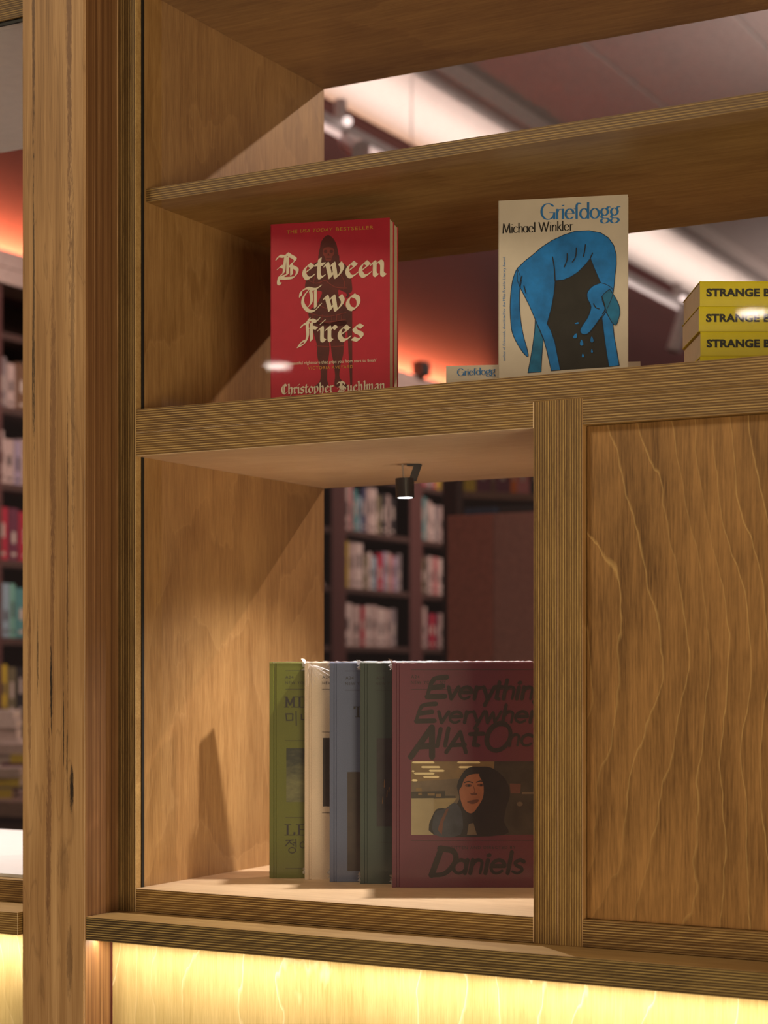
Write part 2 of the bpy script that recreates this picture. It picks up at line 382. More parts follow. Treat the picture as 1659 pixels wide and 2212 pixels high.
side = DV * .004; wv = RV * .0048
vs = [bm.verts.new(c) for c in (p - wv - side, p + wv - side, p + wv + side, p - wv + side, q - wv - side, q + wv - side, q + wv + side, q - wv + side)]
for f in ((0, 1, 2, 3), (7, 6, 5, 4), (0, 4, 5, 1), (1, 5, 6, 2), (2, 6, 7, 3), (3, 7, 4, 0)): bm.faces.new([vs[i] for i in f])
from_bm('bracket_arm', bm, [BLACKM], sl)
bm = bmesh.new(); add_tube(bm, K(-12, 0), K(-9, -.0175), .0012, 10); tag(from_bm('cable', bm, [plain('grey_cable', (.45, .38, .33))], sl), label='pale grey cable')
lamp('cabinet_spot', 'SPOT', (SP.x, SP.y, ZC - .046), 15, (1, .91, .83), (0, 0, 0), .006, spot_size=R(138), spot_blend=1.0)

# ------------------------------------------------------------------ lettering and print
BF = None
def cr(pts, n=6, closed=False):
    """smooth curve through the points"""
    P = [Vector(p) for p in pts]; out = []; N = len(P)
    if N < 3: return P
    rng = range(N if closed else N - 1)
    for i in rng:
        p0 = P[(i - 1) % N] if closed or i else P[0]; p1 = P[i]; p2 = P[(i + 1) % N]
        p3 = P[(i + 2) % N] if closed or i + 2 < N else P[-1]
        for k in range(n):
            t = k / n
            out.append(.5 * ((2 * p1) + (p2 - p0) * t + (2 * p0 - 5 * p1 + 4 * p2 - p3) * t * t + (3 * p1 - p0 - 3 * p2 + p3) * t ** 3))
    if not closed: out.append(P[-1])
    return out
def ell(cx, cy, rx, ry, n=20, a0=0, a1=360): 
    return [(cx + rx * math.cos(R(a0 + (a1 - a0) * i / n)), cy + ry * math.sin(R(a0 + (a1 - a0) * i / n))) for i in range(n + 1)]
class Print:
    """flat print laid on a face: polygons in face coordinates (s across, h up), one material each"""
    def __init__(s): s.v = []; s.f = []; s.mi = []; s.mats = []; s.n = 0
    def dz(s, layer): s.n += 1; return -layer * .00010 - (s.n % 17) * 4e-6
    def m(s, mat):
        if mat not in s.mats: s.mats.append(mat)
        return s.mats.index(mat)
    def poly(s, pts, mat, layer=1):
        k = s.m(mat); b = len(s.v); P = [Vector((p[0], p[1], 0)) for p in pts]
        s.v += [(p.x, -layer * .00010, p.y) for p in P]
        for t in tessellate_polygon([P]):
            a, c, d = (P[i] for i in t)
            if (c - a).cross(d - a).z < 0: t = (t[0], t[2], t[1])
            s.f.append(tuple(b + i for i in t)); s.mi.append(k)
    def nib(s, pts, w, ang, th, mat, layer=1):
        k = s.m(mat); n = Vector((math.cos(R(ang)), math.sin(R(ang)))) * w / 2
        for a, c in zip(pts[:-1], pts[1:]):
            a = Vector(a[:2]); c = Vector(c[:2]); d = c - a
            if d.length < 1e-7: continue
            e = d.normalized() * th / 2; pr = Vector((-e.y, e.x))
            q = [a - n - e - pr, a - n - e + pr, a + n - e - pr, a + n - e + pr, c - n + e - pr, c - n + e + pr, c + n + e - pr, c + n + e + pr]
            q = hull([(x.x, x.y) for x in q]); b = len(s.v); dz = s.dz(layer)
            s.v += [(x, dz, y) for x, y in q]; s.f.append(tuple(range(b, b + len(q)))); s.mi.append(k)
    def brush(s, pts, r, mat, layer=1, taper=0.0):
        k = s.m(mat); N = len(pts)
        for i, (a, c) in enumerate(zip(pts[:-1], pts[1:])):
            r0 = r * (1 - taper * i / N); a = Vector(a[:2]); c = Vector(c[:2])
            q = [(p.x + r0 * math.cos(j * math.pi / 4), p.y + r0 * math.sin(j * math.pi / 4)) for p in (a, c) for j in range(8)]
            q = hull(q); b = len(s.v); dz = s.dz(layer); s.v += [(x, dz, y) for x, y in q]; s.f.append(tuple(range(b, b + len(q)))); s.mi.append(k)
    def build(s, name, parent, label=None):
        me = bpy.data.meshes.new(name); me.from_pydata(s.v, [], s.f)
        for m in s.mats: me.materials.append(m)
        for p, k in zip(me.polygons, s.mi): p.material_index = k
        o = link(name, me, parent, (0, 0, 0))
        if label: o['label'] = label
        return o
def hull(P):
    P = sorted(set((round(x, 7), round(y, 7)) for x, y in P))
    def half(Q):
        h = []
        for p in Q:
            while len(h) > 1 and (h[-1][0] - h[-2][0]) * (p[1] - h[-2][1]) - (h[-1][1] - h[-2][1]) * (p[0] - h[-2][0]) <= 0: h.pop()
            h.append(p)
        return h[:-1]
    return half(P) + half(P[::-1])
# glyphs: (advance, [strokes]); x-height 1. '~' first means straight segments
BLK = {
 'n': (.98, [[(0, .8), (.13, .95), (.2, .8), (.2, .15), (.33, .02)], [(.22, .72), (.5, .98), (.66, .85), (.68, .6), (.68, .15), (.84, .0)]]),
 'e': (.86, [[(.48, .98), (.22, .75), (.12, .42), (.22, .12), (.42, .0), (.74, .2)], ['~', (.46, .98), (.68, .78), (.22, .42)]]),
 'o': (.92, [[(.46, 1), (.18, .75), (.1, .4), (.22, .1), (.42, 0)], [(.42, .97), (.7, .8), (.76, .45), (.64, .15), (.42, 0)]]),
 't': (.66, [[(.3, 1.32), (.26, .9), (.24, .25), (.34, .02), (.56, .12)], ['~', (.04, .92), (.56, .96)]]),
 'w': (1.32, [[(0, .84), (.12, .96), (.24, .5), (.34, .02)], ['~', (.34, .02), (.52, .35)], [(.42, .84), (.54, .96), (.62, .5), (.72, .02), (1.0, .3), (1.12, .65), (.98, .98)]]),
 'i': (.46, [[(.02, .82), (.16, .95), (.2, .75), (.2, .15), (.34, .02)], ['~', (.16, 1.26), (.30, 1.40)]]),
 'r': (.70, [[(.02, .82), (.16, .95), (.2, .75), (.2, .15), (.32, .02)], [(.24, .72), (.44, .98), (.6, .86)]]),
 's': (.80, [[(.64, .88), (.42, 1), (.18, .82), (.3, .58), (.58, .42), (.62, .2), (.4, .0), (.1, .1)]]),
 'h': (.98, [[(.1, 1.5), (.2, 1.35), (.2, .15), (.33, .02)], [(.22, .72), (.5, .98), (.68, .8), (.68, .1), (.55, -.2)]]),
 'p': (.94, [[(0, .8), (.13, .95), (.2, .8), (.2, -.4)], [(.22, .75), (.5, .98), (.72, .7), (.66, .2), (.42, .0), (.24, .1)]]),
 'u': (.96, [[(0, .8), (.13, .95), (.2, .7), (.22, .15), (.42, .02), (.64, .3)], [(.62, .9), (.68, .6), (.68, .12), (.82, 0)]]),
 'l': (.44, [[(.1, 1.5), (.2, 1.35), (.2, .15), (.33, .02)]]),
 'm': (1.42, [[(0, .8), (.13, .95), (.2, .8), (.2, .12), (.3, .02)], [(.22, .72), (.48, .98), (.62, .8), (.62, .12), (.72, .02)], [(.64, .72), (.9, .98), (1.06, .8), (1.06, .15), (1.2, 0)]]),
 'a': (.92, [[(.2, .85), (.45, 1), (.62, .8), (.64, .15), (.8, 0)], [(.6, .5), (.25, .45), (.14, .2), (.35, 0), (.6, .2)]]),
 'C': (1.25, [[(1.0, 1.25), (.7, 1.5), (.35, 1.2), (.2, .7), (.4, .15), (.75, .0), (1.1, .25)], ['~', (.62, 1.3), (.62, .2)]]),
 'B': (1.62, [[(-.08, 1.28), (.08, 1.48), (.42, 1.45), (.62, 1.62), (.8, 1.5)], [(.52, 1.5), (.44, .9), (.38, .35), (.1, .1), (.02, -.32), (.16, -.42)],
            ['~', (.66, 1.4), (.66, .25)], [(.8, 1.5), (1.18, 1.22), (.84, .84)], [(.80, .82), (1.3, .52), (1.12, .05), (.6, -.04), (.2, -.02)], [(0, .62), (.2, .78), (.42, .7)],
            ['~', (.92, .95), (.92, .2)], ['~', (.16, .05), (.5, .16)]]),
 'T': (1.58, [[(-.06, .98), (.02, 1.3), (.4, 1.5), (.9, 1.42), (1.3, 1.62)], [(.42, 1.3), (.14, .9), (.12, .45), (.45, .02), (.9, .0), (1.3, .4)],
            [(.62, 1.35), (.7, .9), (.66, .5), (.46, .25)], ['~', (.96, 1.35), (.96, .22)]]),
 'F': (1.35, [[(.1, .98), (.24, 1.15), (.6, 1.2)], [(.62, 1.5), (.5, 1.1), (.52, .4), (.3, -.1), (-.1, -.3)], [(.48, 1.32), (.8, 1.42), (1.1, 1.3), (1.3, 1.5)],
            ['~', (.78, 1.25), (.78, .1)], [(.56, .82), (.8, .95), (1.12, .85)], [(.3, .05), (.1, -.02), (-.1, -.3)]]),
}
def arc(cx, cy, rx, ry, a0, a1, n=12): return ['~'] + ell(cx, cy, rx, ry, n, a0, a1)
GEN = {
 'o': (1.06, [arc(.5, .5, .42, .5, 0, 360, 24)]),
 'e': (1.0, [['~', (.1, .54), (.86, .54)], arc(.48, .5, .4, .5, 5, 320, 20)]),
 'c': (.92, [arc(.5, .5, .42, .5, 45, 320, 18)]),
 'r': (.60, [['~', (.16, 0), (.16, 1)], [(.16, .65), (.3, .93), (.55, .98)]]),
 'i': (.36, [['~', (.16, 0), (.16, 1)], ['~', (.13, 1.34), (.19, 1.38)]]),
 'l': (.36, [['~', (.16, 0), (.16, 1.6)]]),
 'f': (.50, [[(.56, 1.50), (.34, 1.55), (.2, 1.3), (.2, 1.0), (.2, 0)], ['~', (.0, 1.0), (.2, 1.0)]]),
 't': (.56, [['~', (.22, 1.4), (.22, .05), (.4, 0)], ['~', (0, 1), (.5, 1)]]),
 'd': (1.06, [arc(.48, .5, .4, .5, 0, 360, 24), ['~', (.88, 0), (.88, 1.6)]]),
 'a': (1.0, [arc(.46, .5, .38, .5, 0, 360, 24), ['~', (.84, 0), (.84, 1)]]),
 'h': (.92, [['~', (.16, 0), (.16, 1.6)], [(.16, .6), (.35, .95), (.62, .98), (.76, .75), (.76, 0)]]),
 'n': (.92, [['~', (.16, 0), (.16, 1)], [(.16, .6), (.35, .95), (.62, .98), (.76, .75), (.76, 0)]]),
 'k': (.86, [['~', (.16, 0), (.16, 1.6)], ['~', (.16, .45), (.7, 1.0)], ['~', (.3, .6), (.78, 0)]]),
 'g': (1.0, [arc(.44, .64, .34, .36, 0, 360, 22), [(.2, .3), (.12, .12), (.3, .02), (.75, -.02), (.86, -.25), (.6, -.46), (.25, -.46), (.08, -.26), (.22, -.06)], [(.7, .9), (.8, 1.12), (.95, 1.1)]]),
 'v': (.84, [['~', (.05, 1), (.4, 0)], ['~', (.4, 0), (.75, 1)]]),
 'y': (.86, [['~', (.06, 1), (.42, .1)], ['~', (.8, 1), (.36, -.55)]]),
 'w': (1.2, [['~', (.05, 1), (.3, 0), (.56, .9), (.82, 0), (1.1, 1)]]),
 's': (.78, [[(.64, .88), (.4, 1), (.14, .8), (.3, .55), (.56, .42), (.62, .18), (.38, 0), (.08, .12)]]),
 'G': (1.56, [arc(.78, .78, .68, .8, 40, 340, 26), ['~', (1.42, .0), (1.42, .66)], ['~', (1.0, .66), (1.42, .66)]]),
 'M': (1.62, [['~', (.12, 0), (.24, 1.56)], ['~', (.24, 1.56), (.76, .1), (1.28, 1.56)], ['~', (1.28, 1.56), (1.42, 0)]]),
 'W': (1.9, [['~', (.04, 1.56), (.5, 0)], ['~', (.5, 0), (.9, 1.5)], ['~', (.9, 1.5), (1.3, 0)], ['~', (1.3, 0), (1.74, 1.56)]]),
 'E': (1.4, [[(.9, 1.5), (.5, 1.45), (.25, 1.3), (.15, .7), (.12, .1)], ['~', (.2, .72), (.8, .85)], ['~', (.12, .08), (1.0, .12)]]),
 'A': (1.45, [['~', (.0, -.1), (.75, 1.5)], ['~', (.75, 1.5), (1.05, -.1)], ['~', (.25, .45), (1.0, .5)]]),
 'O': (1.5, [arc(.7, .75, .6, .78, 70, 420, 24)]),
 'D': (1.4, [['~', (.3, 1.5), (.1, .0)], [(.25, 1.5), (.85, 1.35), (1.05, .8), (.7, .1), (.1, -.02)]]),
 "'": (.3, [['~', (.1, 1.5), (.05, 1.1)]]),
 ' ': (.45, []),
}
SER = {   # slab serif capitals, cap height 1
 'M': (.95, [['~', (.14, 0), (.14, 1)], ['~', (.14, 1), (.45, .2)], ['~', (.45, .2), (.76, 1)], ['~', (.76, 0), (.76, 1)], ['~', (.02, 0), (.28, 0)], ['~', (.62, 0), (.9, 0)], ['~', (.02, 1), (.16, 1)], ['~', (.76, 1), (.9, 1)]]),
 'I': (.62, [['~', (.3, 0), (.3, 1)], ['~', (.08, 0), (.52, 0)], ['~', (.08, 1), (.52, 1)]]),
 'N': (.95, [['~', (.14, 0), (.14, 1)], ['~', (.14, 1), (.76, 0)], ['~', (.76, 0), (.76, 1)], ['~', (.02, 0), (.28, 0)], ['~', (.62, 1), (.9, 1)]]),
 'L': (.80, [['~', (.2, 0), (.2, 1)], ['~', (.05, 0), (.66, 0), (.68, .25)], ['~', (.05, 1), (.38, 1)]]),
 'E': (.80, [['~', (.2, 0), (.2, 1)], ['~', (.05, 0), (.66, 0), (.68, .22)], ['~', (.05, 1), (.64, 1), (.66, .8)], ['~', (.2, .52), (.5, .52)]]),
 'T': (.82, [['~', (.4, 0), (.4, 1)], ['~', (.2, 0), (.6, 0)], ['~', (.05, .8), (.06, 1), (.74, 1), (.75, .8)]]),
}
def text_curve(txt, bold=0.0, shear=0.0, space=1.0):
    c = bpy.data.curves.new('lettering', 'FONT'); c.body = txt; c.size = 1; c.offset = bold; c.shear = shear; c.space_character = space; c.resolution_u = 3
    o = bpy.data.objects.new('lettering_source', c); COL.objects.link(o)
    dg = bpy.context.evaluated_depsgraph_get(); me = bpy.data.meshes.new_from_object(o.evaluated_get(dg))
    V = [(v.co.x, v.co.y) for v in me.vertices]; Fc = [tuple(p.vertices) for p in me.polygons]
    bpy.data.objects.remove(o); bpy.data.curves.remove(c); bpy.data.meshes.remove(me)
    return V, Fc

class Face:
    """a flat cover: origin bottom left corner (world, z relative to the eye), direction by yaw"""
    def __init__(s, P, yaw): s.P = Vector(P); s.X = Vector((math.cos(yaw), math.sin(yaw), 0)); s.N = Vector((-s.X.y, s.X.x, 0)); s.pr = Print()
    def at(s, u, v):
        r = ray(u, v); t = (s.P - CAM).dot(s.N) / r.dot(s.N); q = CAM + r * t - s.P
        return Vector((q.dot(s.X), q.z))
    def crop(s, u0, v0, k): s.c = (u0, v0, k); return s
    def px(s, X, Y): u0, v0, k = s.c; return s.at(u0 + X * k, v0 + Y * k)
    def P_(s, pts): return [s.px(*p) for p in pts]
    def poly(s, pts, mat, layer=1, smooth=0): 
        q = s.P_(pts); s.pr.poly(cr(q, smooth, True) if smooth else q, mat, layer); return q
    def line(s, pts, w, mat, layer=3, smooth=0):
        q = s.P_(pts); u = (s.px(100, 0) - s.px(0, 0)).length / 100
        s.pr.brush(cr(q, smooth) if smooth else q, w * u / 2, mat, layer)
    def sans(s, txt, a, b, h, mat, layer=4, bold=0.0, shear=0.0, space=1.0):
        """built-in sans lettering from baseline start a to end b, cap height h (all in crop pixels)"""
        A = s.px(*a); B = s.px(*b); H = (s.px(a[0], a[1] - h) - A).length; V, Fc = text_curve(txt, bold, shear, space)
        x0 = min(v[0] for v in V); x1 = max(v[0] for v in V); e = (B - A) / (x1 - x0); k = s.pr.m(mat); base = len(s.pr.v)
        for x, y in V:
            p = A + e * (x - x0); s.pr.v.append((p.x, -layer * .0001, p.y + y * H / .729))
        for f in Fc: s.pr.f.append(tuple(base + i for i in f)); s.pr.mi.append(k)
    def strokes(s, txt, font, a, b, h, mat, layer=4, w=.2, ang=40, th=.03, brush=0, gap=0.0, slant=0.0):
        A = s.px(*a); B = s.px(*b); H = (s.px(a[0], a[1] - h) - A).length
        tot = sum(font.get(c, GEN.get(c, (.5, [])))[0] + gap for c in txt) - gap; x = 0; e = (B - A) / tot
        for c in txt:
            adv, st = font.get(c, GEN.get(c, (.5, [])))
            for q in st:
                pts = q[1:] if q[0] == '~' else cr(q, 7)
                if q[0] == '~' and len(pts) == 2: pts = [Vector(pts[0]), Vector(pts[1])]
                W = [A + e * (x + p[0]) + Vector((p[1] * H * slant, p[1] * H)) for p in pts]
                if brush: s.pr.brush(W, brush * H, mat, layer, .35)
                else: s.pr.nib(W, w * H, ang, th * H, mat, layer)
            x += adv + gap

# ------------------------------------------------------------------ books
PAGES = plain('cream_page_edges', (.62, .50, .38), .85, .06)
def ubox(bm, W, T, H, c, spine_left=True):
    add_box(bm, 0, W, 0, c, 0, H); add_box(bm, 0, W, T - c, T, 0, H)
    if spine_left: add_box(bm, -.0002, c, 0, T, 0, H)
    else: add_box(bm, W - c, W + .0002, 0, T, 0, H)
def paperback(name, P, yaw, W, H, T, mat, label, group=None, cat='book'):
    b = empty(name, P, yaw, label=label, cat=cat, group=group)
    bm = bmesh.new(); ubox(bm, W, T, H, .0005); bmesh.ops.remove_doubles(bm, verts=bm.verts, dist=1e-6); from_bm('cover', bm, [mat], b)
    bm = bmesh.new(); add_box(bm, .0006, W - .0012, .0006, T - .0006, .0004, H - .0004); from_bm('page_block', bm, [PAGES], b)
    return b

# --- red paperbacks
RED = plain('red_cover', (.43, .020, .042), .42, .05); CREAM = plain('cream_ink', (.70, .62, .50), .6, .05); GOLD = plain('gold_ink', (.50, .22, .04), .5)
MAROON = plain('maroon_ink', (.085, .012, .012), .55, .25); MAROON2 = plain('dull_red_ink', (.20, .03, .025), .55, .2)
P1, yw = face_from(585, 485, 842, 470, .142)
Hr = P1.z - ZS; Pb = Vector((P1.x, P1.y, ZS))
nX = Vector((math.cos(yw), math.sin(yw), 0)); nN = Vector((-nX.y, nX.x, 0))
rb = paperback('paperback_book', Pb, yw, .142, Hr, .0215, RED, 'red paperback standing face out with a dark armoured figure under pale blackletter title')
f = Face(Pb, yw).crop(560, 450, .20494)
# figure
f.poly([(640, 480), (825, 480), (850, 560), (915, 600), (960, 680), (975, 780), (975, 880), (905, 885), (835, 860), (845, 940), (890, 1010), (930, 1080), (922, 1220), (720, 1245), (555, 1200), (520, 1090), (600, 1020), (640, 950), (660, 880), (600, 865), (490, 850), (492, 760), (515, 650), (560, 595), (620, 555)], MAROON, 1, 4)
f.poly([(560, 1195), (740, 1215), (737, 1400), (740, 1500), (722, 1650), (715, 1800), (722, 1880), (580, 1890), (640, 1820), (645, 1700), (612, 1560), (608, 1440), (578, 1330)], MAROON, 1, 4)
f.poly([(748, 1215), (920, 1195), (905, 1330), (890, 1440), (885, 1540), (858, 1650), (850, 1790), (950, 1885), (802, 1880), (800, 1760), (778, 1600), (758, 1480)], MAROON, 1, 4)
f.poly([(915, 1070), (980, 1072), (980, 1860), (960, 1870), (925, 1200)], MAROON, 2)
f.line([(860, 1075), (1010, 1070)], 14, MAROON, 2)
f.poly([(728, 282), (780, 318), (812, 375), (826, 430), (835, 482), (815, 492), (648, 492), (628, 475), (640, 420), (650, 365), (680, 312)], MAROON, 2, 4)
f.poly([(680, 425), (730, 408), (782, 425), (790, 475), (765, 520), (755, 552), (705, 552), (695, 520), (670, 475)], MAROON2, 3, 4)
for cx in (700, 762): f.poly(ell(cx, 455, 20, 17, 10), MAROON, 4)
f.poly([(730, 472), (745, 498), (717, 498)], MAROON, 4); f.line([(708, 528), (756, 528)], 6, MAROON, 4)
for q in ([(520, 760), (600, 790), (690, 760)], [(700, 760), (800, 830), (920, 840)], [(580, 1000), (740, 1060), (890, 1000)], [(540, 1110), (720, 1140), (915, 1100)], [(560, 1180), (730, 1200), (915, 1170)], [(600, 1450), (735, 1460)], [(760, 1460), (890, 1450)], [(860, 700), (900, 780), (890, 860)], [(590, 690), (570, 800)], [(720, 640), (725, 760)]):
    f.line(q, 7, MAROON2, 3, 4)
for k in range(7): f.line([(560 + 52 * k, 1120), (556 + 52 * k, 1180)], 6, MAROON2, 3)
f.line([(925, 890), (945, 915), (925, 935)], 22, MAROON, 3)
f.sans('THE', (290, 268), (402, 262), 37, GOLD, bold=.012); f.sans('USA TODAY', (432, 258), (776, 240), 37, GOLD, shear=.22, bold=.01, space=1.1)
f.sans('BESTSELLER', (808, 239), (1206, 219), 37, GOLD, bold=.014, space=1.1)
f.strokes('B', BLK, (200, 735), (450, 728), 155, CREAM, 5, .22, 40, .035)
f.strokes('etween', BLK, (455, 742), (1345, 706), 150, CREAM, 5, .29, 40, .05)
f.strokes('T', BLK, (445, 1082), (690, 1076), 158, CREAM, 5, .22, 40, .035)
f.strokes('wo', BLK, (690, 1078), (1075, 1062), 150, CREAM, 5, .29, 40, .05)
f.strokes('F', BLK, (430, 1410), (640, 1402), 160, CREAM, 5, .22, 40, .035)
f.strokes('ires', BLK, (630, 1402), (1110, 1384), 150, CREAM, 5, .29, 40, .05)
f.sans('\u2018A beautiful nightmare that grips you from start to finish\u2019', (272, 1652), (1236, 1616), 34, CREAM)
f.sans('VICTORIA AVEYARD', (515, 1702), (988, 1684), 33, GOLD, bold=.008, space=1.15)
f.strokes('Christopher', BLK, (228, 1958), (785, 1935), 66, CREAM, 5, .24, 40, .05)
f.strokes('Buehlman', BLK, (830, 1933), (1330, 1912), 66, CREAM, 5, .24, 40, .05)
f.pr.build('cover_print', rb)
rb2 = paperback('paperback_book', Pb + nN * .0225 - nX * -.0012, yw, .141, Hr - .001, .020, RED, 'second red paperback tucked directly behind the armoured figure copy')

# --- white paperback with the drooping blue dog, plus two copies lying behind it
WHITE = plain('off_white_cover', (.64, .57, .50), .5, .03); BLUE = plain('cobalt_ink', (.010, .19, .60), .5, .25); BLUE2 = plain('deep_teal_ink', (.012, .16, .36), .5, .3)
BLUET = plain('blue_title_ink', (.025, .19, .55), .5); INK = plain('black_ink', (.012, .011, .011), .6); CHAR = plain('charcoal_ink', (.022, .020, .019), .6, .2); NAVY = plain('navy_outline_ink', (.008, .03, .08), .5)
P1, yw = face_from(1077, 434, 1356, 420, .142); Hg = P1.z - ZS; Pg = Vector((P1.x, P1.y, ZS))
gb = paperback('paperback_book', Pg, yw, .142, Hg, .0105, WHITE, 'white paperback standing face out with a drooping blue dog on the cover')
g = Face(Pg, yw).crop(940, 400, .27728)
hind = [(640, 650), (700, 592), (760, 545), (830, 485), (910, 432), (1000, 390), (1090, 360), (1200, 355), (1290, 372), (1350, 410), (1392, 470), (1411, 540), (1412, 620), (1402, 700), (1396, 770), (1388, 835), (1340, 800), (1290, 762), (1242, 650), (1210, 570), (1170, 620), (1110, 680), (1050, 718), (1000, 738), (935, 745), (925, 850), (905, 960), (872, 1080), (900, 1130), (932, 1220), (975, 1440), (905, 1447), (870, 1290), (843, 1190), (780, 1045), (735, 940), (700, 870), (663, 800), (640, 740)]
tail = [(640, 650), (610, 720), (592, 820), (585, 950), (590, 1070), (602, 1150), (640, 1235), (690, 1310), (725, 1335), (715, 1270), (690, 1180), (668, 1060), (658, 930), (660, 810), (672, 740)]
leg2 = [(780, 1050), (775, 1140), (760, 1250), (740, 1370), (722, 1462), (825, 1455), (832, 1330), (842, 1200)]
dark = [(935, 745), (1000, 738), (1050, 718), (1110, 680), (1170, 620), (1210, 570), (1242, 650), (1290, 762), (1310, 900), (1300, 1035), (1318, 1180), (1335, 1300), (1354, 1418), (975, 1442), (932, 1220), (900, 1130), (872, 1080), (905, 960), (925, 850)]
head = [(1290, 762), (1225, 790), (1186, 840), (1190, 890), (1215, 950), (1190, 1030), (1150, 1090), (1130, 1135), (1150, 1162), (1192, 1155), (1240, 1100), (1290, 1030), (1330, 985), (1388, 835), (1345, 780)]
ear = [(1360, 812), (1400, 870), (1430, 930), (1440, 990), (1430, 1040), (1412, 1088), (1385, 1080), (1350, 1020), (1325, 960), (1300, 870)]
fleg = [(1300, 1035), (1330, 990), (1385, 1080), (1395, 1180), (1415, 1290), (1434, 1405), (1354, 1415), (1335, 1300), (1318, 1180)]
for L, (pts, mt, sm) in enumerate(((leg2, BLUE2, 0), (dark, CHAR, 0), (tail, BLUE, 3), (hind, BLUE, 0), (fleg, BLUE, 0), (head, BLUE, 3), (ear, BLUE2, 3))):
    g.poly(pts, mt, L + 1, sm)
    if mt is not CHAR: g.line(pts + [pts[0]], 5, NAVY, L + 2, 3 if sm else 0)
for (cx, cy, sx, sy) in ((1090, 1175, 16, 20), (1142, 1228, 14, 24), (1222, 1203, 13, 24), (1103, 1076, 15, 8), (1222, 1292, 8, 15), (1152, 1328, 9, 15)):
    g.poly([(cx + (10 if sx > 14 else -2), cy - sy), (cx + sx, cy + sy * .4), (cx, cy + sy), (cx - sx, cy + sy * .4)], BLUE, 9, 4)
for q in ([(1030, 535), (1028, 585), (1006, 640)], [(1102, 490), (1095, 560), (1070, 600)], [(1172, 465), (1166, 515), (1155, 558)], [(916, 560), (930, 650), (935, 745)], [(678, 708), (664, 755), (663, 800)], [(693, 785), (708, 842)], [(1235, 925), (1252, 955), (1278, 965)], [(1300, 870), (1325, 960), (1305, 1005)], [(1210, 570), (1228, 530)]):
    g.line(q, 7, INK, 10, 4)
g.strokes('Griefdogg', GEN, (822, 268), (1440, 268 - 12), 78, BLUET, 4, .17, 0, .045)
g.strokes('Michael', GEN, (525, 376), (785, 366), 48, INK, 4, .15, 0, .04); g.strokes('Winkler', GEN, (808, 364), (1075, 352), 48, INK, 4, .15, 0, .04)
# small vertical line of text, reading upward
A = g.px(547, 1370); B = g.px(547, 560); V, Fc = text_curve('author of Grimmish, shortlisted for the Miles Franklin Literary Award')
wv_ = max(v[0] for v in V); k = g.pr.m(BLUET); base = len(g.pr.v); sc_ = (B - A).length / wv_
for x, y in V: g.pr.v.append((A.x - y * sc_ * 1.05, -.0004, A.y + x * sc_))
for q in Fc: g.pr.f.append(tuple(base + i for i in q)); g.pr.mi.append(k)
g.pr.build('cover_print', gb)
def flat_book(name, P, yaw, L, D, T, mat, label, group=None, title=None, pages=PAGES, hard=False, tint=None):
    """a book lying down, its spine facing -y of its own frame"""
    b = empty(name, P, yaw, label=label, cat='book', group=group)
    c = .0006
    bm = bmesh.new(); add_box(bm, 0, L, 0, D, 0, c); add_box(bm, 0, L, 0, D, T - c, T)
    # slightly rounded spine
    n = 6; vs = []
    for i in range(n + 1):
        a = math.pi * i / n; vs.append((-.0010 * math.sin(a), T / 2 - T / 2 * math.cos(a)))
    for (ya, za), (yb, zb) in zip(vs[:-1], vs[1:]):
        q = [bm.verts.new(p) for p in ((0, ya, za), (L, ya, za), (L, yb, zb), (0, yb, zb))]; bm.faces.new(q)
    q = [bm.verts.new((0, y, z)) for y, z in vs]; bm.faces.new(q[::-1]); q = [bm.verts.new((L, y, z)) for y, z in vs]; bm.faces.new(q)
    from_bm('cover', bm, [mat], b)
    bm = bmesh.new(); add_box(bm, .0008, L - .0008, .0006, D - .0008, c, T - c); from_bm('page_block', bm, [pages], b)
    return b
P1, yl = face_from(962, 790, 1382, 780, .2156)
tl = (P1.z - ZS) / 2
for k in range(2):
    fb = flat_book('paperback_book', (P1.x, P1.y + .002, ZS + tl * k), yl, .2156, .142, tl, WHITE,
                   ('lower', 'upper')[k] + ' white paperback lying flat behind the blue dog book' + (', blue title on its spine' if k else ', mostly hidden by the shelf edge'))
    if k:
        h = Face((P1.x - .0, P1.y + .002, ZS + tl), yl); h.P -= h.N * .0012; h.c = (850, 500, .16276)
        h.strokes('Griefdogg', GEN, (845, 1915), (1352, 1893), 58, BLUET, 4, .17, 0, .045)
        o = h.pr.build('cover_print', fb); o.location = (0, -.0012, 0)

# --- yellow stack
YEL = plain('acid_yellow_cover', (.60, .50, .010), .5, .04)
PY = CAM + ray(1512, 607) * 1.90; top = PY.z; ty = (top - ZS) / 4
for k in range(4):
    off = (-.0002, -.0012, .0004, .0)[3 - k]
    P = Vector((PY.x, PY.y, ZS + ty * k)) + RV * off
    yb = flat_book('paperback_book', P, YAW, .198, .108, ty - .0003, YEL,
                   'yellow paperback lying flat, ' + ('bottom of the yellow stack, sunk behind the shelf edge', 'second from the bottom of the yellow stack', 'second from the top of the yellow stack', 'topmost of the yellow stack')[k], pages=plain('pale_pages', (.60, .46, .36), .85, .05))
    h = Face(P - DV * .0012, YAW); h.c = (1300, 400, 1 / 4.4234); q0 = 1060 + 243 * (3 - k)
    h.sans('STRANGE BUT', (1000 + off * 4000, q0), (1765, q0), 73, INK, 1, bold=.045, space=1.05)
    o = h.pr.build('spine_print', yb); o.location = (0, -.0012, 0)

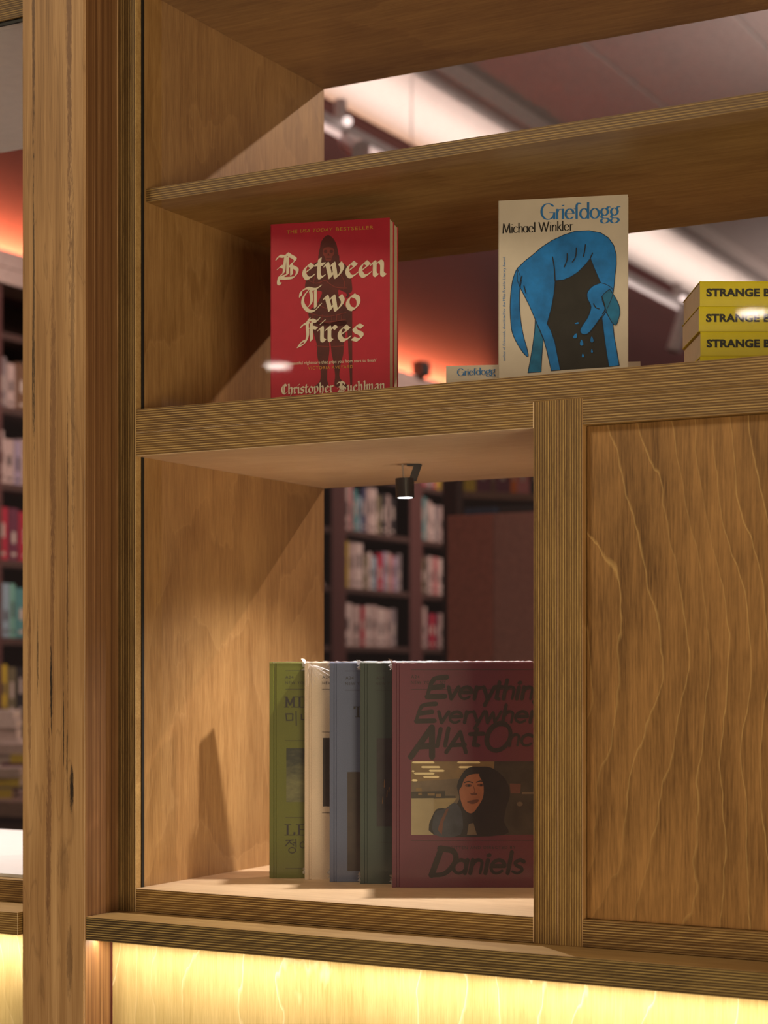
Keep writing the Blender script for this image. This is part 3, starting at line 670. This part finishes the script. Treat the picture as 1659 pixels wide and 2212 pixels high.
# --- shrink-wrapped hardbacks fanned in the lower compartment
WRAP = None
def wrap_mat():
    t = NT('shrink_wrap_film'); t.n.remove(t.b)
    tr = t.n.new('ShaderNodeBsdfTransparent'); gl = t.n.new('ShaderNodeBsdfGlossy'); gl.inputs['Roughness'].default_value = .18
    df = t.n.new('ShaderNodeBsdfTranslucent'); df.inputs[0].default_value = (.95, .95, 1, 1)
    m1 = t.n.new('ShaderNodeMixShader'); m1.inputs[0].default_value = .6; t.l.new(gl.outputs[0], m1.inputs[1]); t.l.new(df.outputs[0], m1.inputs[2])
    m2 = t.n.new('ShaderNodeMixShader'); m2.inputs[0].default_value = .55; t.l.new(tr.outputs[0], m2.inputs[1]); t.l.new(m1.outputs[0], m2.inputs[2])
    t.l.new(m2.outputs[0], t.out.inputs[0]); return t.m
WRAP = wrap_mat()
def cloth(name, col, rough=.38):
    t = NT(name); n = t.noise(t.coord((9, 9, 9), 6), 1, 3); fz = t.noise(t.coord((900, 900, 900)), 1, 2)
    c = t.ramp(t.math('ADD', t.math('MULTIPLY', n, .5), t.math('MULTIPLY', fz, .5)), [(.35, tuple(x * .86 for x in col)), (.65, tuple(x * 1.12 for x in col))])
    b = t.noise(t.coord((14, 14, 5), 3), 1, 2); t.bump(b, .12, .002)
    return t.done(c, rough, **{'Coat Weight': .5, 'Coat Roughness': .12})
hard = [('green', 582, 2.2005, .022, (.112, .124, .012), 'olive green hardback at the outer end of the fanned shrink-wrapped row'),
        ('white', 658, 2.1860, .0138, (.62, .49, .38), 'cream white hardback with creased film between the olive and blue ones'),
        ('blue', 712, 2.1620, .0225, (.085, .108, .200), 'slate blue hardback in the fanned row beside the cream one'),
        ('dgreen', 778, 2.1430, .0175, (.027, .046, .036), 'dark forest green hardback partly covered by the burgundy one'),
        ('red', 847, 2.1060, .0350, (.118, .013, .034), 'burgundy hardback at the front of the row with brush lettering and a photo')]
INKB = plain('soft_black_ink', (.022, .020, .018), .55, .1)
for key, u0, Zd, T, col, lab in hard:
    P = CAM + ray(u0, HZ) * Zd; P.z = ZF; W = .196; H = .2612
    b = empty('hardback_book', P, YAW, label=lab, cat='book', group='shrink-wrapped hardbacks in the lit compartment')
    mt = cloth(key + '_cover_cloth', col)
    bm = bmesh.new(); c = .0024
    add_box(bm, 0, .0052, 0, c, 0, H); add_box(bm, .0082, W, 0, c, 0, H); add_box(bm, .005, .0084, .0009, c, 0.0002, H - .0002)
    add_box(bm, 0, W, T - c, T, 0, H); add_box(bm, 0, c, .001, T - .001, 0, H)
    bmesh.ops.bevel(bm, geom=list(bm.edges), offset=.0004, segments=1, affect='EDGES')
    from_bm('cover', bm, [mt], b)
    bm = bmesh.new(); add_box(bm, c, W - .004, c, T - c, .0035, H - .0035); from_bm('page_block', bm, [PAGES], b)
    # film: crinkled seam standing up along the top edge and tufts at the corner
    rnd = random.Random(key); bm = bmesh.new(); n = 70; rows = []
    for i in range(n + 1):
        s = W * i / n; hgt = .0004 + rnd.random() ** 2 * (.0010 if key != 'green' else .0003); yy = .0015 + rnd.random() * .0012
        rows.append((bm.verts.new((s, -.0004, H - .0012)), bm.verts.new((s, yy * .6, H + .0002 + hgt * .5)), bm.verts.new((s, yy, H + hgt)), bm.verts.new((s, T, H + .0003 + rnd.random() * .0004))))
    for p, q in zip(rows[:-1], rows[1:]):
        for j in range(3): bm.faces.new((p[j], q[j], q[j + 1], p[j + 1]))
    if key != 'green':
        for (cx, cz, sg) in ((0, H, 1), (0, .012, 1)):
            for j in range(9):
                a = rnd.uniform(-.4, 1.2); l = rnd.uniform(.002, .0075 if cz > .1 else .005); z0 = cz - rnd.random() * .010
                q = [bm.verts.new(p) for p in ((.0006, -.0005, z0), (-l * .5, -.0012 * rnd.random(), z0 + l * .5 * a), (-l * .7, rnd.random() * .002, z0 + l * a), (.0004, .002, z0 + .0035))]
                bm.faces.new(q)
    if key == 'white':
        for j in range(16):     # folds fanning from the corner
            a = R(-20 - j * 5.0); l = rnd.uniform(.006, .026); o0 = rnd.uniform(.002, .010)
            q0 = Vector((.004 + o0 * math.cos(a), H - .001 + o0 * math.sin(a))); q1 = q0 + Vector((math.cos(a), math.sin(a))) * l; nn = Vector((-math.sin(a), math.cos(a))) * rnd.uniform(.0002, .0006)
            q = [bm.verts.new(p) for p in ((q0.x, -.0006, q0.y), (q1.x, -.0005, q1.y), (q1.x + nn.x, -.0013, q1.y + nn.y), (q0.x + nn.x, -.0014, q0.y + nn.y))]; bm.faces.new(q)
    tag(from_bm('shrink_wrap', bm, [WRAP], b), label='clear crinkled film seam')
    f = Face(P, YAW); ph = None
    if key != 'red': f.c = (560, 1400, 1 / 4.0225)
    else: f.c = (820, 1400, 1 / 3.95)
    if key == 'green':
        for y in (197, 358, 804, 1472, 1915): f.line([(228, y), (880, y)], 3.6, INKB)
        f.sans('A24', (227, 266), (297, 266), 28, INKB, space=1.1); f.sans('NEW YORK, NY', (227, 314), (520, 314), 26, INKB, space=1.3)
        f.strokes('MINI', SER, (222, 513), (545, 513), 88, INKB, 4, .12, 0, .07)
        for q in (((232, 570), (238, 628)), ((232, 572), (292, 572)), ((292, 572), (290, 628)), ((236, 628), (292, 626)), ((320, 550), (322, 672)), ((365, 575), (368, 622), (420, 618))): f.line(q, 10, INKB)
        ph = [(235, 870), (880, 868), (880, 1335), (235, 1337)]
        m_ = NT('misty_field_picture'); n_ = m_.noise(m_.coord((60, 60, 160)), 1, 5, .7); zz = m_.xyz()[2]
        n_ = m_.math('ADD', m_.math('MULTIPLY', n_, .6), m_.ramp(zz, [(.07, .35), (.09, .2), (.11, .32), (.145, .0)])); ph_m = m_.done(m_.ramp(n_, [(.3, (.03, .035, .025)), (.75, (.19, .19, .085))]), .4)
        f.pr.poly(f.P_(ph), ph_m, 1)
        f.strokes('LEE', SER, (222, 1624), (520, 1624), 90, INKB, 4, .12, 0, .07)
        for q in (((232, 1672), (296, 1668)), ((270, 1672), (228, 1718)), ((268, 1690), (300, 1712)), ((318, 1660), (320, 1728)), ((298, 1692), (320, 1692))): f.line(q, 9, INKB)
        f.line(ell(286, 1756, 30, 24, 16), 8, INKB); f.line(ell(378, 1710, 22, 26, 16), 8, INKB); f.line([(425, 1660), (427, 1780)], 9, INKB)
    if key == 'white':
        for y in (195, 358, 729, 1431): f.line([(547, y), (1200, y)], 3.6, INKB)
        f.sans('A24', (547, 265), (617, 265), 28, INKB, space=1.1); f.sans('NEW YORK, NY', (547, 315), (840, 315), 26, INKB, space=1.3)
        f.poly([(552, 780), (1200, 778), (1200, 1374), (552, 1376)], plain('dark_brown_picture', (.03, .02, .015), .4, .3), 1)
    if key == 'blue':
        for y in (199, 365): f.line([(747, y), (1400, y)], 3.6, INKB)
        f.sans('A24', (750, 272), (820, 272), 28, INKB, space=1.1); f.sans('NEW YORK, NY', (748, 321), (1040, 321), 26, INKB, space=1.3)
        f.strokes('T', SER, (823, 598), (895, 598), 88, INKB, 4, .12, 0, .07)
        f.poly([(765, 1076), (1450, 1074), (1450, 1935), (765, 1937)], plain('umber_picture', (.035, .022, .016), .4, .3), 1)
    if key == 'dgreen':
        for y in (199, 367, 1688): f.line([(1015, y), (1650, y)], 3.4, INKB)
        f.sans('A24', (1015, 272), (1085, 272), 28, INKB, space=1.1); f.sans('NEW YORK, NY', (1013, 321), (1300, 321), 26, INKB, space=1.3)
        f.poly([(1020, 783), (1650, 781), (1650, 1547), (1020, 1549)], plain('night_picture', (.022, .017, .020), .35, .35), 1)
        for (x, y, l) in ((1090, 1140, 70), (1112, 1235, 60), (1075, 1290, 60), (1130, 1210, 40)): f.line([(x, y), (x - 4, y + l)], 2.5, GOLD)
    if key == 'red':
        for y in (185, 353, 1643): f.line([(268, y), (1640, y - 2)], 3.2, INKB, 2)
        f.sans('A24', (268, 258), (340, 258), 28, INKB, space=1.1); f.sans('NEW YORK, NY', (268, 306), (566, 304), 27, INKB, space=1.3)
        BR = plain('brush_black_ink', (.020, .013, .010), .5, .3)
        f.strokes('E', GEN, (385, 425), (620, 425), 118, BR, 4, brush=.19, slant=.2); f.strokes('verything', GEN, (562, 432), (1430, 432), 100, BR, 5, brush=.16, slant=.2)
        f.strokes('E', GEN, (290, 632), (535, 632), 104, BR, 4, brush=.19, slant=.2); f.strokes('verywhere', GEN, (480, 636), (1460, 632), 92, BR, 5, brush=.16, slant=.2)
        f.strokes('A', GEN, (270, 912), (520, 912), 158, BR, 4, brush=.16, slant=.2); f.strokes('ll', GEN, (462, 838), (596, 830), 92, BR, 4, brush=.19, slant=.2)
        f.strokes('A', GEN, (568, 878), (800, 878), 108, BR, 4, brush=.16); f.strokes('t', GEN, (752, 832), (880, 828), 98, BR, 4, brush=.18, slant=.2)
        f.strokes('O', GEN, (878, 868), (1125, 868), 148, BR, 4, brush=.16, slant=.2); f.strokes('nce', GEN, (1085, 830), (1420, 830), 92, BR, 5, brush=.16, slant=.2)
        f.sans('WRITTEN AND DIRECTED BY', (560, 1716), (1160, 1712), 26, INKB, space=1.25)
        f.strokes('D', GEN, (425, 1935), (690, 1935), 150, BR, 4, brush=.18, slant=.2); f.strokes('aniels', GEN, (610, 1920), (1230, 1920), 112, BR, 5, brush=.16, slant=.2)
        # photograph printed on the cover: a dark haired person in an office
        OC = plain('office_tan', (.20, .13, .055), .35, .12); OW = plain('office_light', (.80, .70, .42), .35); OG = plain('office_grey', (.14, .105, .07), .35, .2); OP = plain('partition_putty', (.33, .28, .17), .35, .06)
        HA = plain('dark_hair', (.012, .009, .008), .35, .3); SK = plain('skin_print', (.34, .13, .065), .35, .15); SKd = plain('skin_shade_print', (.13, .045, .025), .35, .2); JK = plain('blue_grey_coat', (.035, .04, .06), .35, .4); DK = plain('dim_office_end', (.040, .032, .022), .35, .3)
        f.poly([(270, 968), (1560, 966), (1560, 1590), (270, 1593)], OG, 1)
        f.poly([(270, 968), (1560, 966), (1560, 1060), (720, 1110), (270, 1140)], OC, 2)
        f.poly([(980, 967), (1560, 966), (1560, 1590), (900, 1592), (950, 1300)], DK, 3)
        for (x0, x1, y) in ((275, 470, 975), (352, 520, 1015), (660, 860, 975), (672, 800, 1016), (418, 556, 1046), (272, 300, 1050), (290, 470, 1070), (370, 510, 1099), (272, 326, 1128)):
            f.poly([(x0 + 12, y - 9), (x1 - 14, y - 9), (x1, y), (x1 - 10, y + 9), (x0 + 14, y + 9), (x0, y)], OW, 4)
        f.poly([(270, 1225), (640, 1215), (650, 1280), (270, 1282)], DK, 3)
        for (x, y, a, c2) in ((310, 1195, 50, 26), (410, 1240, 60, 18), (480, 1245, 45, 24), (330, 1235, 30, 20), (560, 1190, 90, 70)): f.poly([(x, y), (x + a, y - 2), (x + a, y + c2), (x, y + c2)], OC if x < 550 else OG, 4)
        f.poly([(270, 1282), (460, 1280), (462, 1592), (270, 1593)], OP, 4); f.poly([(430, 1284), (660, 1278), (600, 1360), (560, 1400), (470, 1400), (462, 1592), (430, 1592)], plain('partition_yellow', (.30, .24, .12), .35), 3)
        f.poly([(462, 1592), (466, 1400), (540, 1365), (600, 1385), (680, 1290), (660, 1180), (700, 1080), (760, 1020), (860, 1012), (950, 1020), (1040, 1080), (1095, 1160), (1110, 1260), (1080, 1360), (1060, 1480), (1060, 1592)], HA, 5, 4)
        f.poly([(466, 1592), (470, 1410), (560, 1370), (640, 1320), (700, 1400), (690, 1592)], JK, 6, 3)
        f.poly([(530, 1592), (545, 1480), (590, 1370), (570, 1370), (520, 1470), (495, 1550)], SKd, 7)
        f.poly([(722, 1120), (760, 1085), (830, 1072), (880, 1090), (895, 1180), (890, 1260), (860, 1330), (800, 1400), (760, 1405), (720, 1370), (690, 1290), (680, 1215), (700, 1180)], SK, 7, 4)
        f.poly([(850, 1075), (960, 1070), (1020, 1200), (980, 1400), (880, 1420), (815, 1395), (880, 1280), (885, 1160)], HA, 8, 4)
        f.poly([(770, 1240), (835, 1236), (830, 1252), (785, 1256)], SKd, 8); f.poly([(745, 1310), (835, 1290), (840, 1312), (790, 1330)], SKd, 8, 3)
        for (x, y) in ((758, 1172), (862, 1168)):
            f.poly(ell(x, y, 30, 13, 12), SKd, 8); f.line([(x - 36, y - 24), (x, y - 34), (x + 34, y - 24)], 9, HA, 9, 4); f.poly(ell(x + 4, y, 10, 9, 8), HA, 9)
        f.line([(800, 1180), (812, 1220), (800, 1240)], 6, SKd, 8, 4)
        f.poly([(745, 1592), (760, 1500), (800, 1490), (830, 1592)], OG, 7)
        f.poly([(1110, 1155), (1205, 1157), (1200, 1240), (1118, 1240)], plain('dull_pink_box', (.14, .055, .04), .35), 5)
        f.poly([(1215, 1228), (1330, 1226), (1330, 1245), (1215, 1246)], OG, 5); f.poly(ell(1195, 1330, 26, 20, 12), OG, 5)
    f.pr.build('cover_print', b)

# ------------------------------------------------------------------ shop interior: wall bookcases, bulkhead with cove light
XW = -4.5
COVE = -45
bulk = tag(box('trim_bulkhead', -4.66, XW, .6, 14.8, 1.44, 1.50, BEIGE, bev=.003), kind='structure')
tag(box('trim_bulkhead_face', -4.53, XW + .0, .6, 14.8, 1.50, 1.565, BEIGE, bev=.003), kind='structure')
cv = empty('cove_light', (-4.58, 5, 1.50), label='long warm cove strip glowing above the wall bookcases', cat='light')
box('strip', -4.56, -4.535, 1.0, 8.0, 1.502, 1.512, glow('cove_glow', (1, .50, .22), 6), parent=cv, bev=0)
lamp('cove_glow_light', 'AREA', (-4.545, 4.5, 1.525), 210, (1, .50, .22), (R(180), R(COVE), 0), .02, 7.0, spread=R(100))
LV = [1.26, .985, .70, .4136, .124, -.165, -.46, -.76, -1.06, -1.36]
def wall_case(y0, label):
    c = empty('wall_bookcase', (XW, y0, -1.55), label=label, cat='bookcase', group='dark bookcases along the side wall')
    box('side_panel', -4.80, XW, y0 - .14, y0 - .07, -1.55, 1.44, REDWOOD, parent=c, bev=.003)
    box('side_panel', -4.80, XW, y0 + .67, y0 + .739, -1.55, 1.44, REDWOOD, parent=c, bev=.003)
    box('stile', -4.515, XW + .004, y0 - .139, y0, -1.54, 1.43, REDWOOD, parent=c, bev=.002)
    box('back_panel', -4.825, -4.80, y0 - .139, y0 + .738, -1.55, 1.44, DARKWOOD, parent=c, bev=0)
    for z in LV: box('shelf', -4.798, XW - .002, y0 - .068, y0 + .668, z - .028, z, DARKWOOD, parent=c, bev=.002)
    return c
Y0 = 6.06
CASES = {}
NAMES = {-4: 'bookcase bay nearest the shop entrance', -3: 'dark bookcase bay seen through the window beyond the post', -2: 'bookcase bay hidden behind the timber post', -1: 'empty-looking bookcase bay beside the lit compartment wall', 0: 'dark bookcase bay with pale and yellow spines behind the small spotlight', 1: 'narrowly seen bookcase bay between the small spotlight and the brown panel', 2: 'bookcase bay behind the brown panel'}
for k in (-4, -3, -1, 0, 1, 2): CASES[k] = wall_case(Y0 + .81 * k - (.11 if k < -2 else 0), NAMES[k])
CC = {'pale': (.36, .27, .24), 'white': (.46, .37, .33), 'yellow': (.42, .30, .02), 'teal': (.06, .19, .19), 'mint': (.14, .32, .25), 'navy': (.03, .035, .08), 'crimson': (.30, .012, .03), 'olive': (.12, .10, .05),
      'light blue': (.20, .28, .32), 'lilac': (.26, .21, .27), 'black': (.015, .013, .014), 'brown': (.12, .06, .03), 'grey': (.17, .14, .14), 'green': (.05, .14, .02), 'orange': (.5, .12, .01), 'pink': (.38, .13, .13), 'plum': (.10, .02, .04)}
ORD = ['first', 'second', 'third', 'fourth', 'fifth', 'sixth', 'seventh', 'eighth', 'ninth', 'tenth', 'eleventh', 'twelfth', 'thirteenth']
def shelf_books(y, z, spec, where, depth=.15, parent_case=None, band=True):
    """spines standing on a shelf of the side wall, spec = (colour, thickness, height)"""
    rnd = random.Random(where)
    for i, (c, t, h) in enumerate(spec):
        if c != 'gap':
            b = empty('book', (XW - .03, y, z), label=f'{c} book standing {ORD[i]} along the {where}', cat='book', group='books on the ' + where)
            m = plain('spine_' + c.replace(' ', '_'), CC[c], .6, .1); D = depth + rnd.uniform(-.01, .02)
            bm = bmesh.new(); add_box(bm, -D, 0, .0006, t * .96, 0, h)
            bmesh.ops.bevel(bm, geom=[e for e in bm.edges if abs(e.verts[0].co.x) < 1e-6 and abs(e.verts[1].co.x) < 1e-6], offset=min(.003, t * .15), segments=2, affect='EDGES')
            from_bm('cover', bm, [m], b)
            if band and h > .1:
                ink = plain('spine_ink_dark', (.05, .04, .04)) if sum(CC[c]) > .5 else plain('spine_ink_pale', (.4, .33, .28))
                bm = bmesh.new(); z0 = h * rnd.uniform(.3, .45)
                add_box(bm, 0, .0006, t * .3, t * .66, z0, z0 + h * rnd.uniform(.2, .35)); add_box(bm, 0, .0006, t * .25, t * .7, h * .1, h * .16)
                from_bm('spine_title', bm, [ink], b)
        y += t
a0 = 'upper visible shelf of the spotlight bay'; a1 = 'middle visible shelf of the spotlight bay'; a2 = 'lower visible shelf of the spotlight bay'
shelf_books(6.07, .70, [('grey', .03, .2), ('pale', .055, .235), ('pink', .03, .235), ('teal', .05, .21), ('light blue', .04, .18), ('navy', .05, .225), ('pale', .06, .235), ('white', .045, .235), ('olive', .05, .2), ('black', .06, .21), ('pale', .03, .21), ('black', .06, .2)], a0)
shelf_books(6.07, .4136, [('yellow', .075, .245), ('pale', .06, .235), ('white', .085, .235), ('olive', .05, .17), ('white', .04, .19), ('light blue', .055, .17), ('crimson', .06, .19), ('lilac', .045, .20), ('pale', .035, .20), ('pink', .03, .19), ('lilac', .05, .18), ('grey', .04, .2)], a1)
shelf_books(6.07, .124, [('white', .11, .215), ('pale', .085, .205), ('crimson', .045, .20), ('white', .06, .21), ('pale', .075, .21), ('white', .07, .20), ('pale', .065, .195), ('grey', .06, .2)], a2)
shelf_books(6.07, .985, [('brown', .05, .2), ('pale', .05, .2), ('plum', .06, .2), ('grey', .05, .19), ('teal', .05, .2), ('brown', .07, .2), ('pale', .06, .21)], 'topmost book shelf of the spotlight bay')
shelf_books(6.88, .70, [('teal', .10, .24), ('pale', .05, .22), ('white', .05, .20), ('grey', .05, .2), ('pale', .05, .2), ('navy', .05, .2), ('teal', .05, .19)], 'upper visible shelf of the narrow bay')
shelf_books(6.88, .4136, [('mint', .04, .07), ('olive', .04, .19), ('black', .03, .18), ('pale', .07, .205), ('pink', .06, .205), ('white', .06, .2)], 'middle visible shelf of the narrow bay')
shelf_books(6.88, .124, [('white', .055, .225), ('pale', .045, .22), ('plum', .04, .19), ('crimson', .06, .185), ('plum', .05, .19), ('pale', .06, .19)], 'lower visible shelf of the narrow bay')
shelf_books(6.88, .985, [('pink', .05, .2), ('crimson', .05, .2), ('grey', .07, .2), ('crimson', .05, .2), ('yellow', .05, .2), ('brown', .1, .2)], 'topmost book shelf of the narrow bay')
shelf_books(5.80, .4136, [('pink', .05, .03), ('pale', .06, .02)], 'shelf of the empty-looking bay', band=False)
# bay seen beyond the post
shelf_books(3.535, .985, [('grey', .05, .19), ('pale', .05, .17), ('brown', .08, .18), ('grey', .10, .2)], 'high shelf seen beyond the post')
shelf_books(3.525, .70, [('green', .028, .20), ('white', .016, .20), ('pale', .06, .17), ('lilac', .04, .17), ('pale', .05, .18), ('grey', .05, .17), ('pink', .05, .18)], 'second shelf seen beyond the post')
shelf_books(3.525, .4136, [('crimson', .07, .20), ('plum', .06, .20), ('crimson', .08, .19), ('pink', .06, .19)], 'third shelf seen beyond the post')
shelf_books(3.525, .124, [('teal', .03, .2), ('light blue', .05, .205), ('mint', .03, .205), ('teal', .07, .19), ('crimson', .05, .18)], 'fourth shelf seen beyond the post')
shelf_books(3.525, -.165, [('orange', .025, .17), ('yellow', .04, .19), ('olive', .05, .18), ('black', .05, .18)], 'fifth shelf seen beyond the post')

# --- counter with book stacks in front of that bay
ct = empty('display_table', (-4.05, 2.75, -1.55), label='low table stacked with books seen past the post', cat='table')
box('table_top', -4.35, -3.45, 2.55, 3.75, -.44, -.39, plain('pinkish_wood_top', (.20, .12, .10), .6), parent=ct, bev=.004)
box('front_panel', -4.30, -3.50, 2.60, 3.70, -1.55, -.44, DARKWOOD, parent=ct, bev=.002)
P = CAM + ray(6, HZ) * 6.25
rnd = random.Random(3)
def table_stack(P, specs, where):
    z = -.39
    for i, (c, t, wd) in enumerate(specs):
        b = empty('book', (P.x + rnd.uniform(-.01, .01), P.y + rnd.uniform(-.01, .01), z), YAW + rnd.uniform(-.1, .1), label=f'{c} book lying {ORD[i]} from the bottom of {where}', cat='book', group='stacked books on the low table')
        bm = bmesh.new(); add_box(bm, -wd / 2, wd / 2, 0, .14, 0, t - .001, 0)
        from_bm('cover', bm, [plain('spine_' + c.replace(' ', '_'), CC[c], .6, .1)], b)
        bm = bmesh.new(); add_box(bm, -wd / 2 - .001, wd / 2 + .001, .002, .138, .003, t - .004); from_bm('page_block', bm, [PAGES], b)
        z += t
table_stack(P - RV * .02, [('grey', .03, .16), ('pale', .03, .17), ('white', .035, .15), ('grey', .03, .15), ('white', .03, .14), ('pale', .04, .14), ('white', .03, .12), ('white', .03, .12)], 'the tall pale stack beyond the post')
table_stack(CAM + ray(4, HZ) * 5.6, [('yellow', .028, .08), ('grey', .006, .08), ('yellow', .028, .09), ('pale', .03, .10)], 'the small yellow stack')
table_stack(CAM + ray(48, HZ) * 5.95, [('grey', .03, .15), ('pale', .03, .15), ('plum', .03, .14), ('yellow', .028, .07), ('pale', .035, .18)], 'the mixed stack beside the yellow one')

# --- brown back of a free-standing shelf unit in the shop, two books on top
fu = empty('shelving_unit', (-2.386, 3.0, -1.55), label='plain brown back of a free-standing shelf unit behind the burgundy book', cat='shelving')
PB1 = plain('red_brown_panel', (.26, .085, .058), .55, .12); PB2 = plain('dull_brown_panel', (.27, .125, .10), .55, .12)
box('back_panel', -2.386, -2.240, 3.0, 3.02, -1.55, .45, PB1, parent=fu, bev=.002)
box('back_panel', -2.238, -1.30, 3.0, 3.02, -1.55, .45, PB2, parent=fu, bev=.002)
box('side_panel', -2.384, -2.36, 3.02, 3.34, -1.55, .45, PB1, parent=fu, bev=.001); box('side_panel', -1.324, -1.302, 3.02, 3.34, -1.55, .45, PB1, parent=fu, bev=.001)
for z in (.42, .10, -.22, -.54, -.86, -1.18): box('shelf', -2.36, -1.324, 3.02, 3.34, z, z + .025, PB1, parent=fu, bev=0)
for (x0, x1, c, lb) in ((-2.345, -2.247, 'navy', 'navy book lying on top of the brown shelf unit'), (-2.235, -2.0, 'black', 'black book lying on top of the brown shelf unit')):
    b = empty('book', (x0, 3.03, .4505), label=lb, cat='book')
    box('cover', x0, x1, 3.03, 3.2, .4505, .4725, plain('spine_' + c, CC[c]) if c != 'navy' else plain('blue_black_cover', (.018, .035, .07)), parent=b, bev=.001)
    box('page_block', x0 + .002, x1 - .001, 3.198, 3.203, .453, .470, PAGES, parent=b, bev=0)

# --- angled bookcase further in, its shelf of coloured spines visible over the brown unit
PD = CAM + ray(986, HZ) * 7.5; yd = math.atan2(.779, .626)
dc = empty('low_bookcase', (PD.x, PD.y, -1.55), yd, label='angled dark bookcase with a row of coloured spines above the brown unit', cat='bookcase')
def lbox(name, x0, x1, y0, y1, z0, z1, m, parent, bev=.002):
    bm = bmesh.new(); add_box(bm, x0, x1, y0, y1, z0 + 1.55, z1 + 1.55)
    if bev: bmesh.ops.bevel(bm, geom=list(bm.edges), offset=bev, segments=1, affect='EDGES')
    return from_bm(name, bm, [m], parent)
for z in (.715, .36, .0, -.36, -.8, -1.2): lbox('shelf', 0.03, 1.3, .004, .13, z, z + .03, plain('brown_shelf_board', (.14, .075, .045), .6), dc)
lbox('side_panel', 0, .03, 0, .13, -1.55, 1.05, DARKWOOD, dc); lbox('side_panel', 1.3, 1.33, 0, .13, -1.55, 1.05, DARKWOOD, dc); lbox('back_panel', 0, 1.33, .13, .145, -1.55, 1.05, DARKWOOD, dc)
X = .04
for i, (c, t) in enumerate((('yellow', .055), ('plum', .07), ('brown', .02), ('plum', .07), ('orange', .03), ('pink', .06), ('black', .06), ('grey', .05), ('black', .05), ('plum', .05), ('navy', .05), ('grey', .05))):
    b = empty('book', (PD.x + X * math.cos(yd), PD.y + X * math.sin(yd), .746), yd, label=f'{c} book standing {ORD[i]} in the angled bookcase row', cat='book', group='books in the angled bookcase')
    bm = bmesh.new(); add_box(bm, 0, t - .002, .012, .125, 0, .2); from_bm('cover', bm, [plain('spine_' + c, CC[c], .6, .1)], b)
    bm = bmesh.new(); add_box(bm, t * .3, t * .6, .0112, .012, .05, .12); from_bm('spine_title', bm, [plain('spine_ink_pale', (.4, .33, .28))], b)
    X += t

# --- light track with spotlights, hung under the ceiling beside the wall
TM = plain('pale_grey_track', (.42, .37, .36), .4)
tk = empty('light_track', (-4.1, 9, 2.42), label='pale grey lighting track running along the side wall under the ceiling', cat='light')
bm = bmesh.new(); add_box(bm, -.030, .030, -4.5, 5.5, -.028, .028); bmesh.ops.bevel(bm, geom=list(bm.edges), offset=.006, segments=2, affect='EDGES'); from_bm('rail', bm, [TM], tk)
bm = bmesh.new()
for y in (-3, -.5, 2, 4.5): add_tube(bm, (0, y, .02), (0, y, .42), .003, 8)
from_bm('hanger_rod', bm, [TM], tk)
def tspot(u, label, tilt=(.10, -.05, -.30), L=.20):
    a = (u - CU) / F; Zd = 4.1 / (.483 - .875 * a); y = Zd * (.875 + .483 * a) - 1.7
    s = empty('track_spotlight', (-4.1, y, 2.42), label=label, cat='light')
    bm = bmesh.new(); add_tube(bm, (0, 0, .02), (0, 0, .13), .028, 16); add_tube(bm, (.04, 0, .03), (.04, 0, -.10), .010, 8); from_bm('mount', bm, [TM], s)
    d = Vector(tilt).normalized(); p = Vector((.05, 0, -.07))
    bm = bmesh.new(); add_tube(bm, p - d * .03, p + d * L, .040, 20, 0, .046); from_bm('lamp_head', bm, [TM], s)
    bm = bmesh.new(); bmesh.ops.create_icosphere(bm, subdivisions=2, radius=.022, matrix=Matrix.Translation((.055, -.03, .02))); from_bm('indicator_lamp', bm, [glow('small_lamp', (1, .78, .72), 1.6)], s)
tspot(735, 'pale track spotlight seen above the thin shelf by the cabinet side', (.3, -.2, -.2), .12)
tspot(1462, 'pale track spotlight seen between the blue dog book and the yellow stack', (-.10, -.06, -.4), .26)
# small dark speaker on top of the bulkhead
a = (901 - CU) / F; Zd = 4.515 / (.483 - .875 * a); yy = Zd * (.875 + .483 * a) - 1.7
sp = empty('wall_speaker', (-4.515, yy, 1.565), label='small dark box on the lit bulkhead behind the red book', cat='speaker')
box('housing', -4.525, -4.46, yy - .04, yy + .05, 1.565, 1.64, BLACKM, parent=sp, bev=.004); box('grille', -4.461, -4.457, yy - .03, yy + .04, 1.575, 1.63, plain('speaker_grille', (.03, .03, .03)), parent=sp, bev=0)

# ------------------------------------------------------------------ street lamps under the canopy, mirrored in the glass
can = tag(box('ceiling_canopy', -7, 5, -14, -4.2, 1.78, 1.84, plain('dark_canopy', (.05, .045, .05), .8), bev=0), kind='structure')
def downlight(u, v, label):
    r = ray(u, v); t = 1.7125 / r.y; h = CAM + r * t; r2 = Vector((r.x, -r.y, r.z)); s = (1.765 - h.z) / r2.z; q = h + r2 * s
    d = empty('canopy_downlight', (q.x, q.y, 1.78), label=label, cat='light')
    bm = bmesh.new(); add_tube(bm, (0, 0, -.022), (0, 0, 0), .085, 24); from_bm('ring', bm, [TM], d)
    bm = bmesh.new(); add_tube(bm, (0, 0, -.030), (0, 0, -.0225), .07, 24); from_bm('diffuser', bm, [glow('downlight_glow', (1, .86, .76), 22)], d)
downlight(600, 787, 'round canopy downlight reflected beside the red book'); downlight(1625, 672, 'round canopy downlight reflected on the yellow stack')
